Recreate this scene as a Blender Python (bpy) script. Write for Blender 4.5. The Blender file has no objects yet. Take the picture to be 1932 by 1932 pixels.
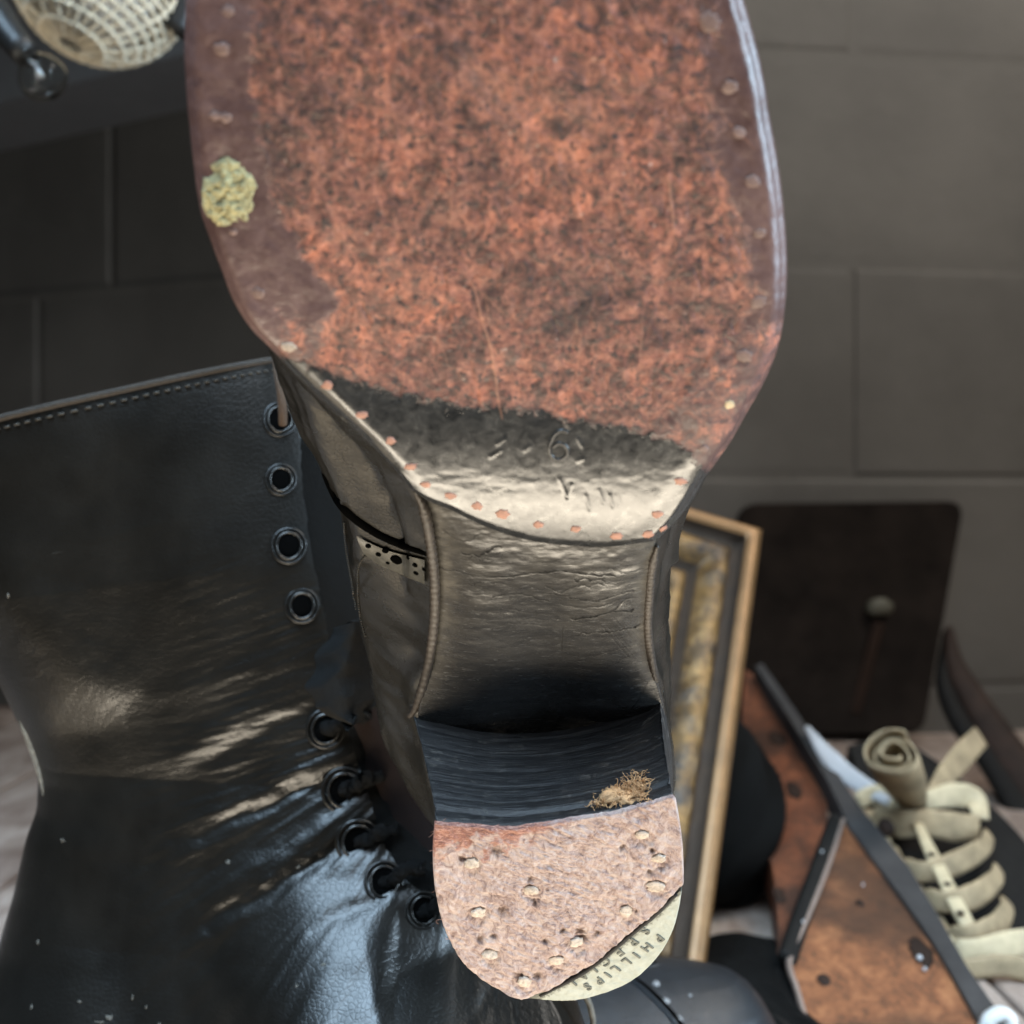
import bpy, math, random
import numpy as np
from mathutils import Vector, noise
from mathutils.bvhtree import BVHTree
rng = np.random.default_rng(7); random.seed(7)
sc = bpy.context.scene
COL = sc.collection
F = 2254.0            # focal length in units of the 1932-wide picture grid
CZ = 0.96             # camera height, table top at 0.75
TABLE = 0.75

# ------------------------------------------------------------------ helpers
def P(u, v, d):
    u = np.asarray(u, float); v = np.asarray(v, float); d = np.asarray(d, float)
    return np.stack(np.broadcast_arrays((u-966)/F*d, d, CZ+(966-v)/F*d), -1)

def props(o, label=None, cat=None, group=None, kind=None):
    if label: o['label'] = label
    if cat: o['category'] = cat
    if group: o['group'] = group
    if kind: o['kind'] = kind
    return o

def thing(name, label, cat, loc=(0, 0, 0), group=None):
    o = bpy.data.objects.new(name, None); COL.objects.link(o)
    o.empty_display_size = 0.02
    o.location = loc
    return props(o, label, cat, group)

def wloc(o):
    v = Vector((0, 0, 0))
    while o is not None:
        v += o.location; o = o.parent
    return v

def mesh(name, V, faces, mat, parent=None, smooth=True, attrs=None, origin=None, label=None):
    """one mesh object; V in world coordinates"""
    V = np.asarray(V, float)
    base = np.array(wloc(parent)) if parent else np.zeros(3)
    org = np.array(origin, float) if origin is not None else (base if parent else V.mean(0))
    me = bpy.data.meshes.new(name)
    Vl = V-org
    if isinstance(faces, np.ndarray):
        n = len(faces); k = faces.shape[1]
        me.vertices.add(len(Vl)); me.vertices.foreach_set('co', Vl.ravel())
        me.loops.add(n*k); me.loops.foreach_set('vertex_index', faces.ravel().astype(np.int32))
        me.polygons.add(n)
        me.polygons.foreach_set('loop_start', np.arange(0, n*k, k, dtype=np.int32))
        me.update(calc_edges=True)
        me.validate()
    else:
        me.from_pydata([tuple(p) for p in Vl], [], [tuple(int(i) for i in f) for f in faces])
    me.polygons.foreach_set('use_smooth', [smooth]*len(me.polygons))
    if attrs:
        for k, a in attrs.items():
            a = np.asarray(a, float)
            if a.shape[1] == 3:
                at = me.attributes.new(k, 'FLOAT_VECTOR', 'POINT'); at.data.foreach_set('vector', a.ravel())
            else:
                at = me.attributes.new(k, 'FLOAT_COLOR', 'POINT'); at.data.foreach_set('color', a.ravel())
    me.update()
    o = bpy.data.objects.new(name, me); COL.objects.link(o)
    if mat: me.materials.append(mat)
    if parent: o.parent = parent
    o.location = org-base
    if label: o['label'] = label
    return o

def grid_faces(nr, nc, wrap=False, flip=False):
    r = np.arange(nr-1)[:, None]; c = np.arange(nc if wrap else nc-1)[None, :]
    c2 = (c+1) % nc
    f = np.stack([r*nc+c, r*nc+c2, (r+1)*nc+c2, (r+1)*nc+c], -1).reshape(-1, 4)
    return f[:, ::-1].copy() if flip else f

def interp(pts, x, key=0, val=1):
    a = np.array(sorted(pts, key=lambda p: p[key]), float)
    return np.interp(x, a[:, key], a[:, val])

def smooth_curve(pts, n):
    """Catmull-Rom resample of a polyline to n points, even in arc length"""
    p = np.array(pts, float)
    q = np.vstack([2*p[0]-p[1], p, 2*p[-1]-p[-2]])
    out = []
    for i in range(len(p)-1):
        t = np.linspace(0, 1, 16, endpoint=False)[:, None]
        a, b, c, d = q[i], q[i+1], q[i+2], q[i+3]
        out.append(0.5*((2*b)+(-a+c)*t+(2*a-5*b+4*c-d)*t*t+(-a+3*b-3*c+d)*t**3))
    out = np.vstack(out+[p[-1:]])
    L = np.r_[0, np.cumsum(np.linalg.norm(np.diff(out, axis=0), axis=1))]
    s = np.linspace(0, L[-1], n)
    return np.stack([np.interp(s, L, out[:, k]) for k in range(p.shape[1])], -1)

def sstep(a, b, x):
    t = np.clip((x-a)/(b-a), 0, 1); return t*t*(3-2*t)

_tab = rng.random((256, 256))
def vnoise(x, y):
    """smooth value noise, numpy, range -1..1"""
    xi = np.floor(x).astype(int); yi = np.floor(y).astype(int)
    fx = x-xi; fy = y-yi
    fx = fx*fx*(3-2*fx); fy = fy*fy*(3-2*fy)
    g = lambda a, b: _tab[a % 256, b % 256]
    return 2*((g(xi, yi)*(1-fx)+g(xi+1, yi)*fx)*(1-fy)+(g(xi, yi+1)*(1-fx)+g(xi+1, yi+1)*fx)*fy)-1
def fbm(x, y, o=4):
    s = 0; a = .5
    for i in range(o):
        s = s+a*vnoise(x*2**i+17*i, y*2**i+31*i); a *= .5
    return s

def seg_dist(u, v, a, b):
    a = np.array(a, float); b = np.array(b, float); d = b-a
    t = np.clip(((u-a[0])*d[0]+(v-a[1])*d[1])/(d@d), 0, 1)
    return np.hypot(u-a[0]-t*d[0], v-a[1]-t*d[1]), t
def poly_dist(u, v, pts):
    m = None
    for a, b in zip(pts[:-1], pts[1:]):
        d, _ = seg_dist(u, v, a, b)
        m = d if m is None else np.minimum(m, d)
    return m

def tube(pts, r, n=10, closed=False, cap=True):
    p = np.array(pts, float); m = len(p)
    r = np.broadcast_to(np.asarray(r, float), (m,))
    if closed: T = np.roll(p, -1, 0)-np.roll(p, 1, 0)
    else: T = np.gradient(p, axis=0)
    T /= np.linalg.norm(T, axis=1)[:, None]+1e-12
    up = np.array([0, 0, 1.]) if abs(T[0][2]) < .9 else np.array([1., 0, 0])
    N = np.cross(T[0], up); N /= np.linalg.norm(N)
    V = []
    for i in range(m):
        N = N-T[i]*(N@T[i]); N /= np.linalg.norm(N)+1e-12
        B = np.cross(T[i], N)
        a = np.linspace(0, 2*np.pi, n, endpoint=False)[:, None]
        V.append(p[i]+r[i]*(np.cos(a)*N+np.sin(a)*B))
    V = np.vstack(V)
    f = []
    for i in range(m if closed else m-1):
        j = (i+1) % m
        for k in range(n):
            l = (k+1) % n
            f.append((i*n+k, i*n+l, j*n+l, j*n+k))
    if cap and not closed:
        f.append(tuple(range(n))[::-1]); f.append(tuple(range((m-1)*n, m*n)))
    return V, f

class MB:
    def __init__(s): s.V = []; s.F = []; s.n = 0
    def add(s, V, f):
        s.V.append(np.asarray(V, float)); s.F += [tuple(int(i)+s.n for i in q) for q in f]; s.n += len(V); return s
    def build(s, name, mat, parent=None, **k): return mesh(name, np.vstack(s.V), s.F, mat, parent, **k)

def frame_from(n):
    n = np.array(n, float); n /= np.linalg.norm(n)
    a = np.cross(n, [0, 0, 1.]) if abs(n[2]) < .9 else np.cross(n, [1., 0, 0])
    a /= np.linalg.norm(a); return a, np.cross(n, a), n

def disc(c, n, rx, ry=None, h=0.0004, seg=22, rough=.06, dome=.3, ax=None):
    """small rounded stud lying on a surface"""
    ry = ry or rx
    a, b, n = frame_from(n)
    if ax is not None:
        a = np.array(ax, float); a -= n*(a@n); a /= np.linalg.norm(a); b = np.cross(n, a)
    c = np.array(c, float)
    t = np.linspace(0, 2*np.pi, seg, endpoint=False)
    k = 1+rough*np.random.default_rng(int(abs(c[0]*1e6+c[2]*1e5)) % 9999).normal(size=seg)
    rings = []
    for q, hh in ((1.0, -h*.8), (1.0, h*.5), (.86, h), (.45, h*(1+dome))):
        rings.append(c+(np.cos(t)*rx*k*q)[:, None]*a+(np.sin(t)*ry*k*q)[:, None]*b+n*hh)
    V = np.vstack(rings+[(c+n*h*(1+dome))[None]])
    f = grid_faces(4, seg, True).tolist()
    f += [(3*seg+i, 3*seg+(i+1) % seg, 4*seg) for i in range(seg)]
    return V, f

def box(c, size, rot=None, bev=0.0):
    """bevelled box as verts/faces"""
    import bmesh
    bm = bmesh.new(); bmesh.ops.create_cube(bm, size=1)
    for v in bm.verts: v.co = Vector((v.co.x*size[0], v.co.y*size[1], v.co.z*size[2]))
    if bev: bmesh.ops.bevel(bm, geom=bm.edges[:], offset=bev, segments=3, affect='EDGES', profile=.5)
    V = np.array([v.co[:] for v in bm.verts]); bm.verts.index_update()
    f = [tuple(v.index for v in q.verts) for q in bm.faces]; bm.free()
    if rot is not None: V = V@np.array(rot).T
    return V+np.array(c), f

def inv_plane(v0, d0, v1, d1, ku=0.0, u0=1600):
    """depth of a real plane as a function of picture position (1/d is affine)"""
    return lambda u, v: 1/(1/d0+(1/d1-1/d0)*(np.asarray(v, float)-v0)/(v1-v0)+ku*(np.asarray(u, float)-u0))

def slab(poly, dfn, th, name, mat, parent, n=90, bev=.0012, smooth=True):
    """closed board: outline with its own distance, real size and thickness"""
    c = smooth_curve(list(poly)+[poly[0]], n)[:-1] if smooth else np.array(poly, float)
    c3 = P(c[:, 0], c[:, 1], dfn(c[:, 0], c[:, 1]))
    A, B, C = c3[0], c3[len(c3)//3], c3[2*len(c3)//3]
    nn = np.cross(B-A, C-A); nn /= np.linalg.norm(nn)
    if nn[1] > 0: nn = -nn
    cen = c3.mean(0)
    inw = cen-c3; inw /= np.linalg.norm(inw, axis=1)[:, None]+1e-9
    m = len(c3)
    rings = [c3+inw*bev, c3-nn*bev*.3+inw*bev*.3, c3-nn*bev, c3-nn*(th-bev), c3-nn*th+inw*bev]
    V = np.vstack(rings); f = grid_faces(5, m, True).tolist()
    f.append(tuple(range(m))[::-1]); f.append(tuple(range(4*m, 5*m)))
    o = mesh(name, V, f, mat, parent, smooth=False)
    o.data.polygons.foreach_set('use_smooth', [True]*(4*m)+[False]*2)
    return o

def ribbon(pts, dfn, w, th, name, mat, parent, n=40, bulge=0.0, edge=True):
    """strap running along a curve, with width, thickness and rounded back"""
    c = smooth_curve(pts, n)
    t = np.linspace(0, 1, n)
    d = dfn(c[:, 0], c[:, 1])-bulge*np.sin(np.pi*t)
    c3 = P(c[:, 0], c[:, 1], d)
    T = np.gradient(c3, axis=0); T /= np.linalg.norm(T, axis=1)[:, None]
    ww = np.broadcast_to(np.interp(t, np.linspace(0, 1, len(w)), w) if np.ndim(w) else w, (n,))/F*d.mean()
    nrm = np.array([0, -1., .15])
    S = np.cross(T, nrm); S /= np.linalg.norm(S, axis=1)[:, None]
    N = np.cross(S, T)
    N[N[:, 1] > 0] *= -1
    prof = [(-.5, 0), (-.46, .35), (-.3, .5), (0, .56), (.3, .5), (.46, .35), (.5, 0), (.46, -.35), (0, -.5), (-.46, -.35)]
    rows = [c3+S*(a*ww)[:, None]+N*(b*th) for a, b in prof]
    V = np.stack(rows, 1).reshape(-1, 3)
    f = grid_faces(n, 10, True).tolist()
    f.append(tuple(range(10))[::-1]); f.append(tuple(range((n-1)*10, n*10)))
    return mesh(name, V, f, mat, parent)

# ------------------------------------------------------------------ materials
class NT:
    def __init__(s, name):
        m = bpy.data.materials.new(name); m.use_nodes = True
        s.m = m; s.t = m.node_tree; s.t.nodes.clear()
        s.out = s.n('ShaderNodeOutputMaterial'); s.b = s.n('ShaderNodeBsdfPrincipled')
        s.l(s.b.outputs[0], s.out.inputs[0])
    def n(s, ty, **k):
        q = s.t.nodes.new(ty)
        for a, b in k.items(): setattr(q, a, b)
        return q
    def l(s, a, b): s.t.links.new(a, b)
    def put(s, sock, v):
        if hasattr(v, 'is_linked'): s.l(v, sock)
        else: sock.default_value = v
    def coord(s, scale=(1, 1, 1), attr=None, rot=(0, 0, 0)):
        if attr: c = s.n('ShaderNodeAttribute', attribute_name=attr).outputs['Vector']
        else: c = s.n('ShaderNodeTexCoord').outputs['Object']
        mp = s.n('ShaderNodeMapping'); mp.inputs['Scale'].default_value = scale; mp.inputs['Rotation'].default_value = rot
        s.l(c, mp.inputs[0]); return mp.outputs[0]
    def noise(s, co, scale, det=5, rough=.6, dist=0):
        q = s.n('ShaderNodeTexNoise'); s.l(co, q.inputs['Vector']); q.inputs['Scale'].default_value = scale
        q.inputs['Detail'].default_value = det; q.inputs['Roughness'].default_value = rough; q.inputs['Distortion'].default_value = dist
        return q.outputs['Fac']
    def vor(s, co, scale, feat='F1', rnd=1, out='Distance'):
        q = s.n('ShaderNodeTexVoronoi', feature=feat); s.l(co, q.inputs['Vector']); q.inputs['Scale'].default_value = scale
        q.inputs['Randomness'].default_value = rnd; return q.outputs[out]
    def ramp(s, fac, stops, interp='LINEAR'):
        q = s.n('ShaderNodeValToRGB'); s.l(fac, q.inputs[0]); e = q.color_ramp.elements; q.color_ramp.interpolation = interp
        e[0].position = stops[0][0]; e[1].position = stops[-1][0]
        for p, c in stops[1:-1]: e.new(p)
        for el, (p, c) in zip(e, stops):
            el.color = tuple(c)+(1,) if np.ndim(c) else (c, c, c, 1)
        return q.outputs[0]
    def mix(s, f, a, b, mode='MIX'):
        q = s.n('ShaderNodeMix', data_type='RGBA', blend_type=mode)
        s.put(q.inputs[0], f)
        for sk, v in ((q.inputs[6], a), (q.inputs[7], b)):
            s.put(sk, v if hasattr(v, 'is_linked') else (tuple(v)+(1,) if np.ndim(v) else (v, v, v, 1)))
        return q.outputs[2]
    def math(s, op, a, b=0.0, clamp=False):
        q = s.n('ShaderNodeMath', operation=op, use_clamp=clamp); s.put(q.inputs[0], a); s.put(q.inputs[1], b); return q.outputs[0]
    def attr(s, name):
        a = s.n('ShaderNodeAttribute', attribute_name=name)
        q = s.n('ShaderNodeSeparateColor'); s.l(a.outputs['Color'], q.inputs[0])
        return q.outputs[0], q.outputs[1], q.outputs[2], a.outputs['Alpha']
    def bump(s, h, strength=.5, dist=.0005, nrm=None):
        q = s.n('ShaderNodeBump'); s.l(h, q.inputs['Height']); q.inputs['Strength'].default_value = strength
        q.inputs['Distance'].default_value = dist
        if nrm is not None: s.l(nrm, q.inputs['Normal'])
        return q.outputs[0]
    def fin(s, color, rough, nrm=None, spec=.5, metal=0, coat=0, coat_r=.1, sheen=0):
        b = s.b
        s.put(b.inputs['Base Color'], color if hasattr(color, 'is_linked') else (tuple(color)+(1,) if np.ndim(color) else (color,)*3+(1,)))
        s.put(b.inputs['Roughness'], rough)
        b.inputs['Specular IOR Level'].default_value = spec; b.inputs['Metallic'].default_value = metal
        s.put(b.inputs['Coat Weight'], coat); b.inputs['Coat Roughness'].default_value = coat_r
        b.inputs['Sheen Weight'].default_value = sheen
        if nrm is not None: s.l(nrm, b.inputs['Normal'])
        return s.m

def m_simple(name, col, rough=.6, metal=0, var=.25, scale=60, bump=.2, bd=.0004, spec=.5, stretch=(1, 1, 1)):
    t = NT(name); co = t.coord(stretch)
    n1 = t.noise(co, scale, 6, .65); n2 = t.noise(co, scale*7, 4, .6)
    c = np.array(col, float)
    colr = t.ramp(n1, [(.25, c*(1-var)), (.75, np.minimum(c*(1+var), 1))])
    r = t.math('ADD', t.math('MULTIPLY', n2, .25), rough-.12)
    return t.fin(colr, r, t.bump(t.math('ADD', n1, t.math('MULTIPLY', n2, .5)), bump, bd), spec, metal)

def m_sole():
    t = NT('sole_leather_worn_red'); co = t.coord(attr='loc')
    worn, black, scr, edge = t.attr('mask')
    big = t.noise(co, 32, 5, .6, .6); mid = t.noise(co, 330, 6, .70, .7); fine = t.noise(co, 900, 4, .65, .6); sp = t.noise(co, 640, 3, .6)
    mix1 = t.math('ADD', t.math('MULTIPLY', mid, .76), t.math('MULTIPLY', fine, .24))
    base = t.ramp(mix1, [(.38, (.050, .026, .022)), (.45, (.125, .055, .042)), (.52, (.24, .094, .066)), (.62, (.41, .175, .118))])
    patch = t.ramp(big, [(.36, (.55, .62, .68)), (.5, (.95, .93, .92)), (.64, (1.38, 1.18, 1.0))])
    base = t.mix(1.0, base, patch, 'MULTIPLY')
    base = t.mix(t.ramp(t.noise(co, 34, 3, .5, 1.0), [(.50, 0), (.75, .5)]), base, (.19, .13, .105))
    base = t.mix(1.0, base, t.ramp(t.noise(co, 125, 4, .6, .8), [(.36, (.48, .50, .55)), (.52, 1.0), (.66, (1.15, 1.04, .97))]), 'MULTIPLY')
    strk = t.noise(t.coord((1.6, .12, 1), 'loc', (0, 0, .12)), 420, 5, .65, .4)
    base = t.mix(1.0, base, t.ramp(strk, [(.3, .80), (.5, 1.0), (.7, 1.12)]), 'MULTIPLY')
    pepper = t.ramp(sp, [(.57, 0), (.64, .85)])
    base = t.mix(pepper, base, (.030, .022, .022))
    pale = t.ramp(t.noise(t.coord((1, 1, 1), 'loc', (0, 0, 1)), 620, 2, .5), [(.70, 0), (.76, .55)])
    base = t.mix(pale, base, (.42, .32, .27))
    border = t.ramp(t.math('ADD', t.math('MULTIPLY', big, .5), t.math('MULTIPLY', mid, .5)), [(.38, (.070, .040, .038)), (.6, (.135, .082, .076))])
    w = t.ramp(t.math('ADD', worn, t.math('MULTIPLY', t.math('SUBTRACT', mid, .5), 1.6)), [(.28, 0), (.66, 1)])
    col = t.mix(w, border, base)
    blk = t.ramp(mid, [(.35, (.012, .013, .014)), (.65, (.032, .033, .034))])
    bm = t.ramp(t.math('ADD', black, t.math('MULTIPLY', t.math('SUBTRACT', t.math('ADD', t.math('MULTIPLY', mid, .6), t.math('MULTIPLY', sp, .4)), .5), 1.9)), [(.34, 0), (.64, 1)])
    col = t.mix(bm, col, blk)
    col = t.mix(scr, col, (.46, .22, .14))
    r0 = t.mix(w, .36, .58); r = t.mix(bm, r0, .24)
    r = t.math('ADD', r, t.math('MULTIPLY', t.math('SUBTRACT', mid, .5), .35))
    h = t.math('ADD', t.math('MULTIPLY', mid, t.mix(bm, t.mix(w, .22, .75), .045)), t.math('MULTIPLY', fine, t.mix(bm, .45, .05)))
    return t.fin(col, r, t.bump(h, .65, .00035), .5)

def m_waist():
    t = NT('waist_leather_cracked'); co = t.coord(attr='loc')
    crack, sheen_wear, b, a = t.attr('mask')
    st = t.coord((.35, 1.6, 1), 'loc')
    n1 = t.noise(st, 300, 6, .65, .3); n2 = t.noise(co, 1100, 4, .6); n3 = t.noise(st, 900, 5, .7, 1.2); n4 = t.noise(co, 70, 4, .6)
    col = t.ramp(n1, [(.3, (.012, .012, .013)), (.7, (.030, .029, .028))])
    d = t.math('MULTIPLY', sheen_wear, t.ramp(t.math('ADD', t.math('MULTIPLY', n1, .5), t.math('MULTIPLY', n4, .5)), [(.36, .15), (.6, .9)]))
    col = t.mix(d, col, (.12, .11, .09))
    spk = t.ramp(n3, [(.60, 0), (.72, .6)])
    col = t.mix(spk, col, (.17, .175, .18))
    col = t.mix(crack, col, (.006, .006, .006))
    r = t.math('ADD', .17, t.math('MULTIPLY', n3, .18)); r = t.mix(crack, r, .42)
    h = t.math('ADD', t.math('MULTIPLY', n1, .8), t.math('ADD', t.math('MULTIPLY', n2, .25), t.math('MULTIPLY', n3, .35)))
    m = t.fin(col, r, t.bump(h, .28, .00022), .5)
    t.put(t.b.inputs['Specular IOR Level'], t.math('SUBTRACT', .5, t.math('MULTIPLY', crack, .5)))
    return m

def m_heelstack():
    t = NT('heel_stack_black'); lay = t.coord((.06, .06, 1), 'loc'); co = t.coord(attr='loc')
    n1 = t.noise(lay, 1500, 4, .7); n2 = t.noise(co, 500, 6, .7, .8); lay2 = t.coord((.18, .18, 1.0), 'loc')
    n3 = t.noise(lay2, 700, 6, .75, .6)
    col = t.ramp(n1, [(.3, (.008, .008, .009)), (.7, (.022, .022, .023))])
    sc_ = t.ramp(t.math('MULTIPLY', n3, t.math('ADD', n2, .45)), [(.54, 0), (.68, .42)])
    col = t.mix(sc_, col, (.19, .175, .155))
    h = t.math('ADD', t.math('MULTIPLY', n1, 1.0), t.math('MULTIPLY', n2, .4))
    return t.fin(col, t.math('ADD', .30, t.math('MULTIPLY', n2, .25)), t.bump(h, .7, .0005), .5)

def m_toplift():
    t = NT('heel_lift_dusty_leather'); co = t.coord(attr='loc')
    rm, pit, b, a = t.attr('mask')
    d1 = t.noise(t.coord((1, .7, 1), 'loc', (0, 0, .5)), 420, 8, .72, 1.4); d2 = t.noise(co, 140, 5, .6, .6)
    fib = t.noise(t.coord((.35, 1.3, 1), 'loc', (0, 0, -.35)), 900, 6, .75, 1.8)
    col = t.ramp(d1, [(.36, (.20, .14, .13)), (.47, (.35, .265, .245)), (.62, (.47, .385, .355))])
    col = t.mix(t.ramp(t.math('ADD', rm, t.math('MULTIPLY', t.math('SUBTRACT', fib, .5), 1.4)), [(.40, 0), (.75, .85)]), col, t.ramp(fib, [(.38, (.10, .035, .028)), (.5, (.26, .10, .07)), (.62, (.46, .27, .21))]))
    col = t.mix(pit, col, (.09, .055, .045))
    h = t.math('ADD', t.math('MULTIPLY', d1, .9), t.math('ADD', t.math('MULTIPLY', fib, .7), t.math('MULTIPLY', d2, .5)))
    return t.fin(col, .82, t.bump(h, .75, .0006), .25)

def m_cap():
    t = NT('heel_tip_pale'); co = t.coord(attr='loc'); g, b_, c_, a_ = t.attr('mask')
    n1 = t.noise(co, 300, 6, .7); n2 = t.noise(co, 1500, 4, .7)
    col = t.ramp(n1, [(.3, (.26, .28, .24)), (.7, (.37, .39, .35))])
    gr = t.ramp(t.math('ADD', g, t.math('MULTIPLY', t.math('SUBTRACT', n2, .5), 1.6)), [(.45, 0), (.8, .85)])
    col = t.mix(gr, col, (.05, .052, .04))
    return t.fin(col, .6, t.bump(n2, .5, .0003), .35)

def m_black_leather(name, base=.013, rough=.36, cell=900, coat=0.0, attr=None, bs=.5, stretch=None, tint=(1, 1, 1)):
    t = NT(name); co = t.coord(attr=attr) if attr else t.coord()
    n1 = t.noise(co, 45, 5, .6); n2 = t.noise(co, cell*2.2, 4, .6)
    v = t.vor(co, cell, 'DISTANCE_TO_EDGE'); vv = t.ramp(v, [(.0, 0), (.16, 1)])
    lf = t.noise(t.coord((.25, 1, 1.0), attr, (0, .45, 0)) if stretch is None else t.coord(stretch, attr, (0, .5, 0)), 520, 6, .7, .7)
    tt = np.array(tint)
    col = t.ramp(n1, [(.3, tt*base*.8), (.7, tt*base*1.5)])
    sc_ = t.ramp(lf, [(.70, 0), (.78, .22)])
    col = t.mix(sc_, col, (.10, .095, .085))
    h = t.math('ADD', t.math('MULTIPLY', vv, .5), t.math('ADD', t.math('MULTIPLY', lf, .6), t.math('MULTIPLY', n2, .25)))
    r = t.math('ADD', rough-.06, t.math('MULTIPLY', n1, .14))
    return t.fin(col, r, t.bump(h, bs, .00022), .5, 0, coat, .15)

def m_wood(name, cols, sx=(1, 1, 1), rot=(0, 0, 0), scale=18, rough=.6):
    t = NT(name); co = t.coord(sx, None, rot)
    n1 = t.noise(co, scale, 6, .6, 1.0); n2 = t.noise(co, scale*5, 5, .7, .5); n3 = t.noise(t.coord(), 16, 3, .5)
    col = t.ramp(t.math('ADD', t.math('MULTIPLY', n1, .6), t.math('MULTIPLY', n2, .4)), [(.34, cols[0]), (.5, cols[1]), (.66, cols[2])])
    col = t.mix(t.ramp(n3, [(.50, 0), (.66, .8)]), col, cols[0])
    return t.fin(col, rough, t.bump(n2, .5, .0008), .35)

M = dict(
    sole=m_sole(), waist=m_waist(), stack=m_heelstack(), lift=m_toplift(), cap=m_cap(),
    upper=m_black_leather('upper_burnished_black', .012, .27, 900, attr='loc', tint=(1, .93, .80), bs=.20),
    boot=m_black_leather('boot_shaft_black_leather', .005, .33, 620, bs=.30, tint=(1, .88, .70)),
    brogue=m_black_leather('brogue_shoe_black_leather', .016, .38, 800, tint=(.85, .95, 1.1)),
    peg=m_simple('wooden_peg', (.34, .17, .12), .6, var=.35, scale=900, bump=.3),
    pegpale=m_simple('peg_dusty', (.16, .10, .085), .55, var=.3, scale=900),
    pegyellow=m_simple('peg_pale', (.52, .40, .24), .55, var=.3, scale=900),
    nail=m_simple('nail_head_dull', (.48, .40, .33), .7, var=.45, scale=1400, bump=.8, bd=.0005),
    moss=m_simple('yellow_residue', (.38, .35, .19), .8, var=.6, scale=420, bump=1, bd=.0008),
    ink=m_simple('stamped_letters_dark', (.085, .09, .075), .7, var=.6, scale=1200),
    gap=m_simple('black_gap', (.006, .006, .006), .8),
    tan=m_simple('tan_fibre', (.50, .30, .15), .7, var=.65, scale=420, bump=0),
    hole=m_simple('hole_black', (.002, .002, .002), .95, bump=0, spec=0), darkfill=m_simple('darkening_matt_black', (.0035, .0033, .003), .9, var=.4, scale=900, bump=.8, spec=.12),  # matt black shared by the added darkening strip, lump and sheet
    steel=m_simple('eyelet_black_enamel', (.06, .058, .055), .25, .8, var=.1, scale=300, bump=.1),
    lace=m_simple('lace_black_frayed', (.006, .006, .006), .85, spec=.15, var=.5, scale=1500, bump=1, bd=.001),
    lacebr=m_simple('lace_brown', (.060, .035, .02), .8, var=.4, scale=1200, bump=.8),
    thread=m_simple('thread_grey', (.024, .020, .014), .7, scale=900),
    welt=m_simple('edge_trim_brown_black', (.035, .027, .021), .42, var=.4, scale=500, bump=.6),
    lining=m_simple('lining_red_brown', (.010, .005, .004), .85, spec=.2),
    strip=m_simple('cut_leather_edge_grey', (.13, .12, .10), .7, var=.6, scale=500, bump=.8),
    wall=None,
    table=m_wood('table_weathered_wood', [(.13, .085, .065), (.31, .245, .205), (.42, .35, .30)], (1, .25, 1), (0, 0, .5), 30, .7),
    orange=m_wood('board_orange_wood', [(.035, .02, .013), (.19, .072, .031), (.32, .135, .058)], (1, 1, .16), (0, .42, 0), 60, .5),
    orange2=m_wood('board_red_wood', [(.03, .017, .012), (.12, .04, .019), (.22, .075, .033)], (1, 1, .16), (0, .42, 0), 60, .5),
    rust=m_simple('plate_dark_rusty', (.013, .0095, .0075), .9, var=.6, scale=22, bump=.5, bd=.001, spec=.12),
    rail=m_simple('metal_edge_grey', (.040, .036, .034), .75, 0, spec=.2, var=.3, scale=50),
    cream=m_simple('sandal_cream_leather', (.46, .37, .23), .65, var=.25, scale=90, bump=.6),
    creamd=m_simple('sandal_buff_leather', (.27, .20, .115), .75, var=.5, scale=90, bump=.6),
    white=m_simple('white_leather', (.42, .42, .43), .5, var=.1, scale=60),
    black=m_simple('black_leather_dull', (.007, .006, .005), .75, spec=.2, var=.4, scale=60),
    brown=m_simple('dark_brown_leather', (.022, .012, .008), .7, spec=.2, var=.5, scale=60),
    weave=m_simple('cream_cane', (.78, .70, .54), .6, var=.25, scale=200, bump=.5),
    plastic=m_simple('socket_black', (.012, .012, .012), .45),
    paint=m_simple('beam_grey_paint', (.14, .138, .135), .7, var=.12, scale=14),
    canvas=m_simple('picture_dark', (.03, .025, .02), .7),
    vase=m_simple('stoneware_grey_green', (.020, .021, .016), .7, var=.5, scale=30),
)

def m_gilt():
    t = NT('gilt_frame_worn_gold'); co = t.coord()
    n1 = t.noise(co, 40, 6, .65); n2 = t.noise(co, 260, 5, .7)
    col = t.ramp(t.math('ADD', t.math('MULTIPLY', n1, .6), t.math('MULTIPLY', n2, .4)), [(.42, (.03, .017, .008)), (.54, (.15, .080, .022)), (.70, (.36, .205, .065))])
    return t.fin(col, .42, t.bump(n2, .6, .001), .5, .25)
M['gilt'] = m_gilt(); M['scuff'] = m_simple('scuff_pale', (.085, .078, .065), .8)
M['gilt_dark'] = m_simple('gilt_dark_groove', (.035, .020, .010), .8, 0, var=.4, scale=60)  # dark brown used in the grooves and sight edge
M['gilt_pink'] = m_simple('gilt_worn_copper_bead', (.20, .105, .040), .42, .4, var=.3, scale=60)

def m_wall():
    t = NT('painted_block_wall'); co = t.coord()
    n1 = t.noise(co, 5, 5, .6); n2 = t.noise(co, 60, 6, .7); n3 = t.noise(co, 300, 4, .7)
    col = t.ramp(n1, [(.35, (.074, .068, .060)), (.65, (.104, .096, .085))])
    col = t.mix(t.ramp(n2, [(.62, 0), (.74, .35)]), col, (.15, .12, .10))
    return t.fin(col, .62, t.bump(t.math('ADD', n2, t.math('MULTIPLY', n3, .5)), .5, .0015), .4)
M['wall'] = m_wall()
def m_glass():
    t = NT('bulb_clear_glass'); t.b.inputs['Transmission Weight'].default_value = 1; t.b.inputs['IOR'].default_value = 1.12
    return t.fin((.9, .9, .88), .03)
M['glass'] = m_glass()
M['frosted'] = m_simple('shade_white_glass', (.72, .70, .66), .15, var=.1, scale=40, bump=.2)

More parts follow.
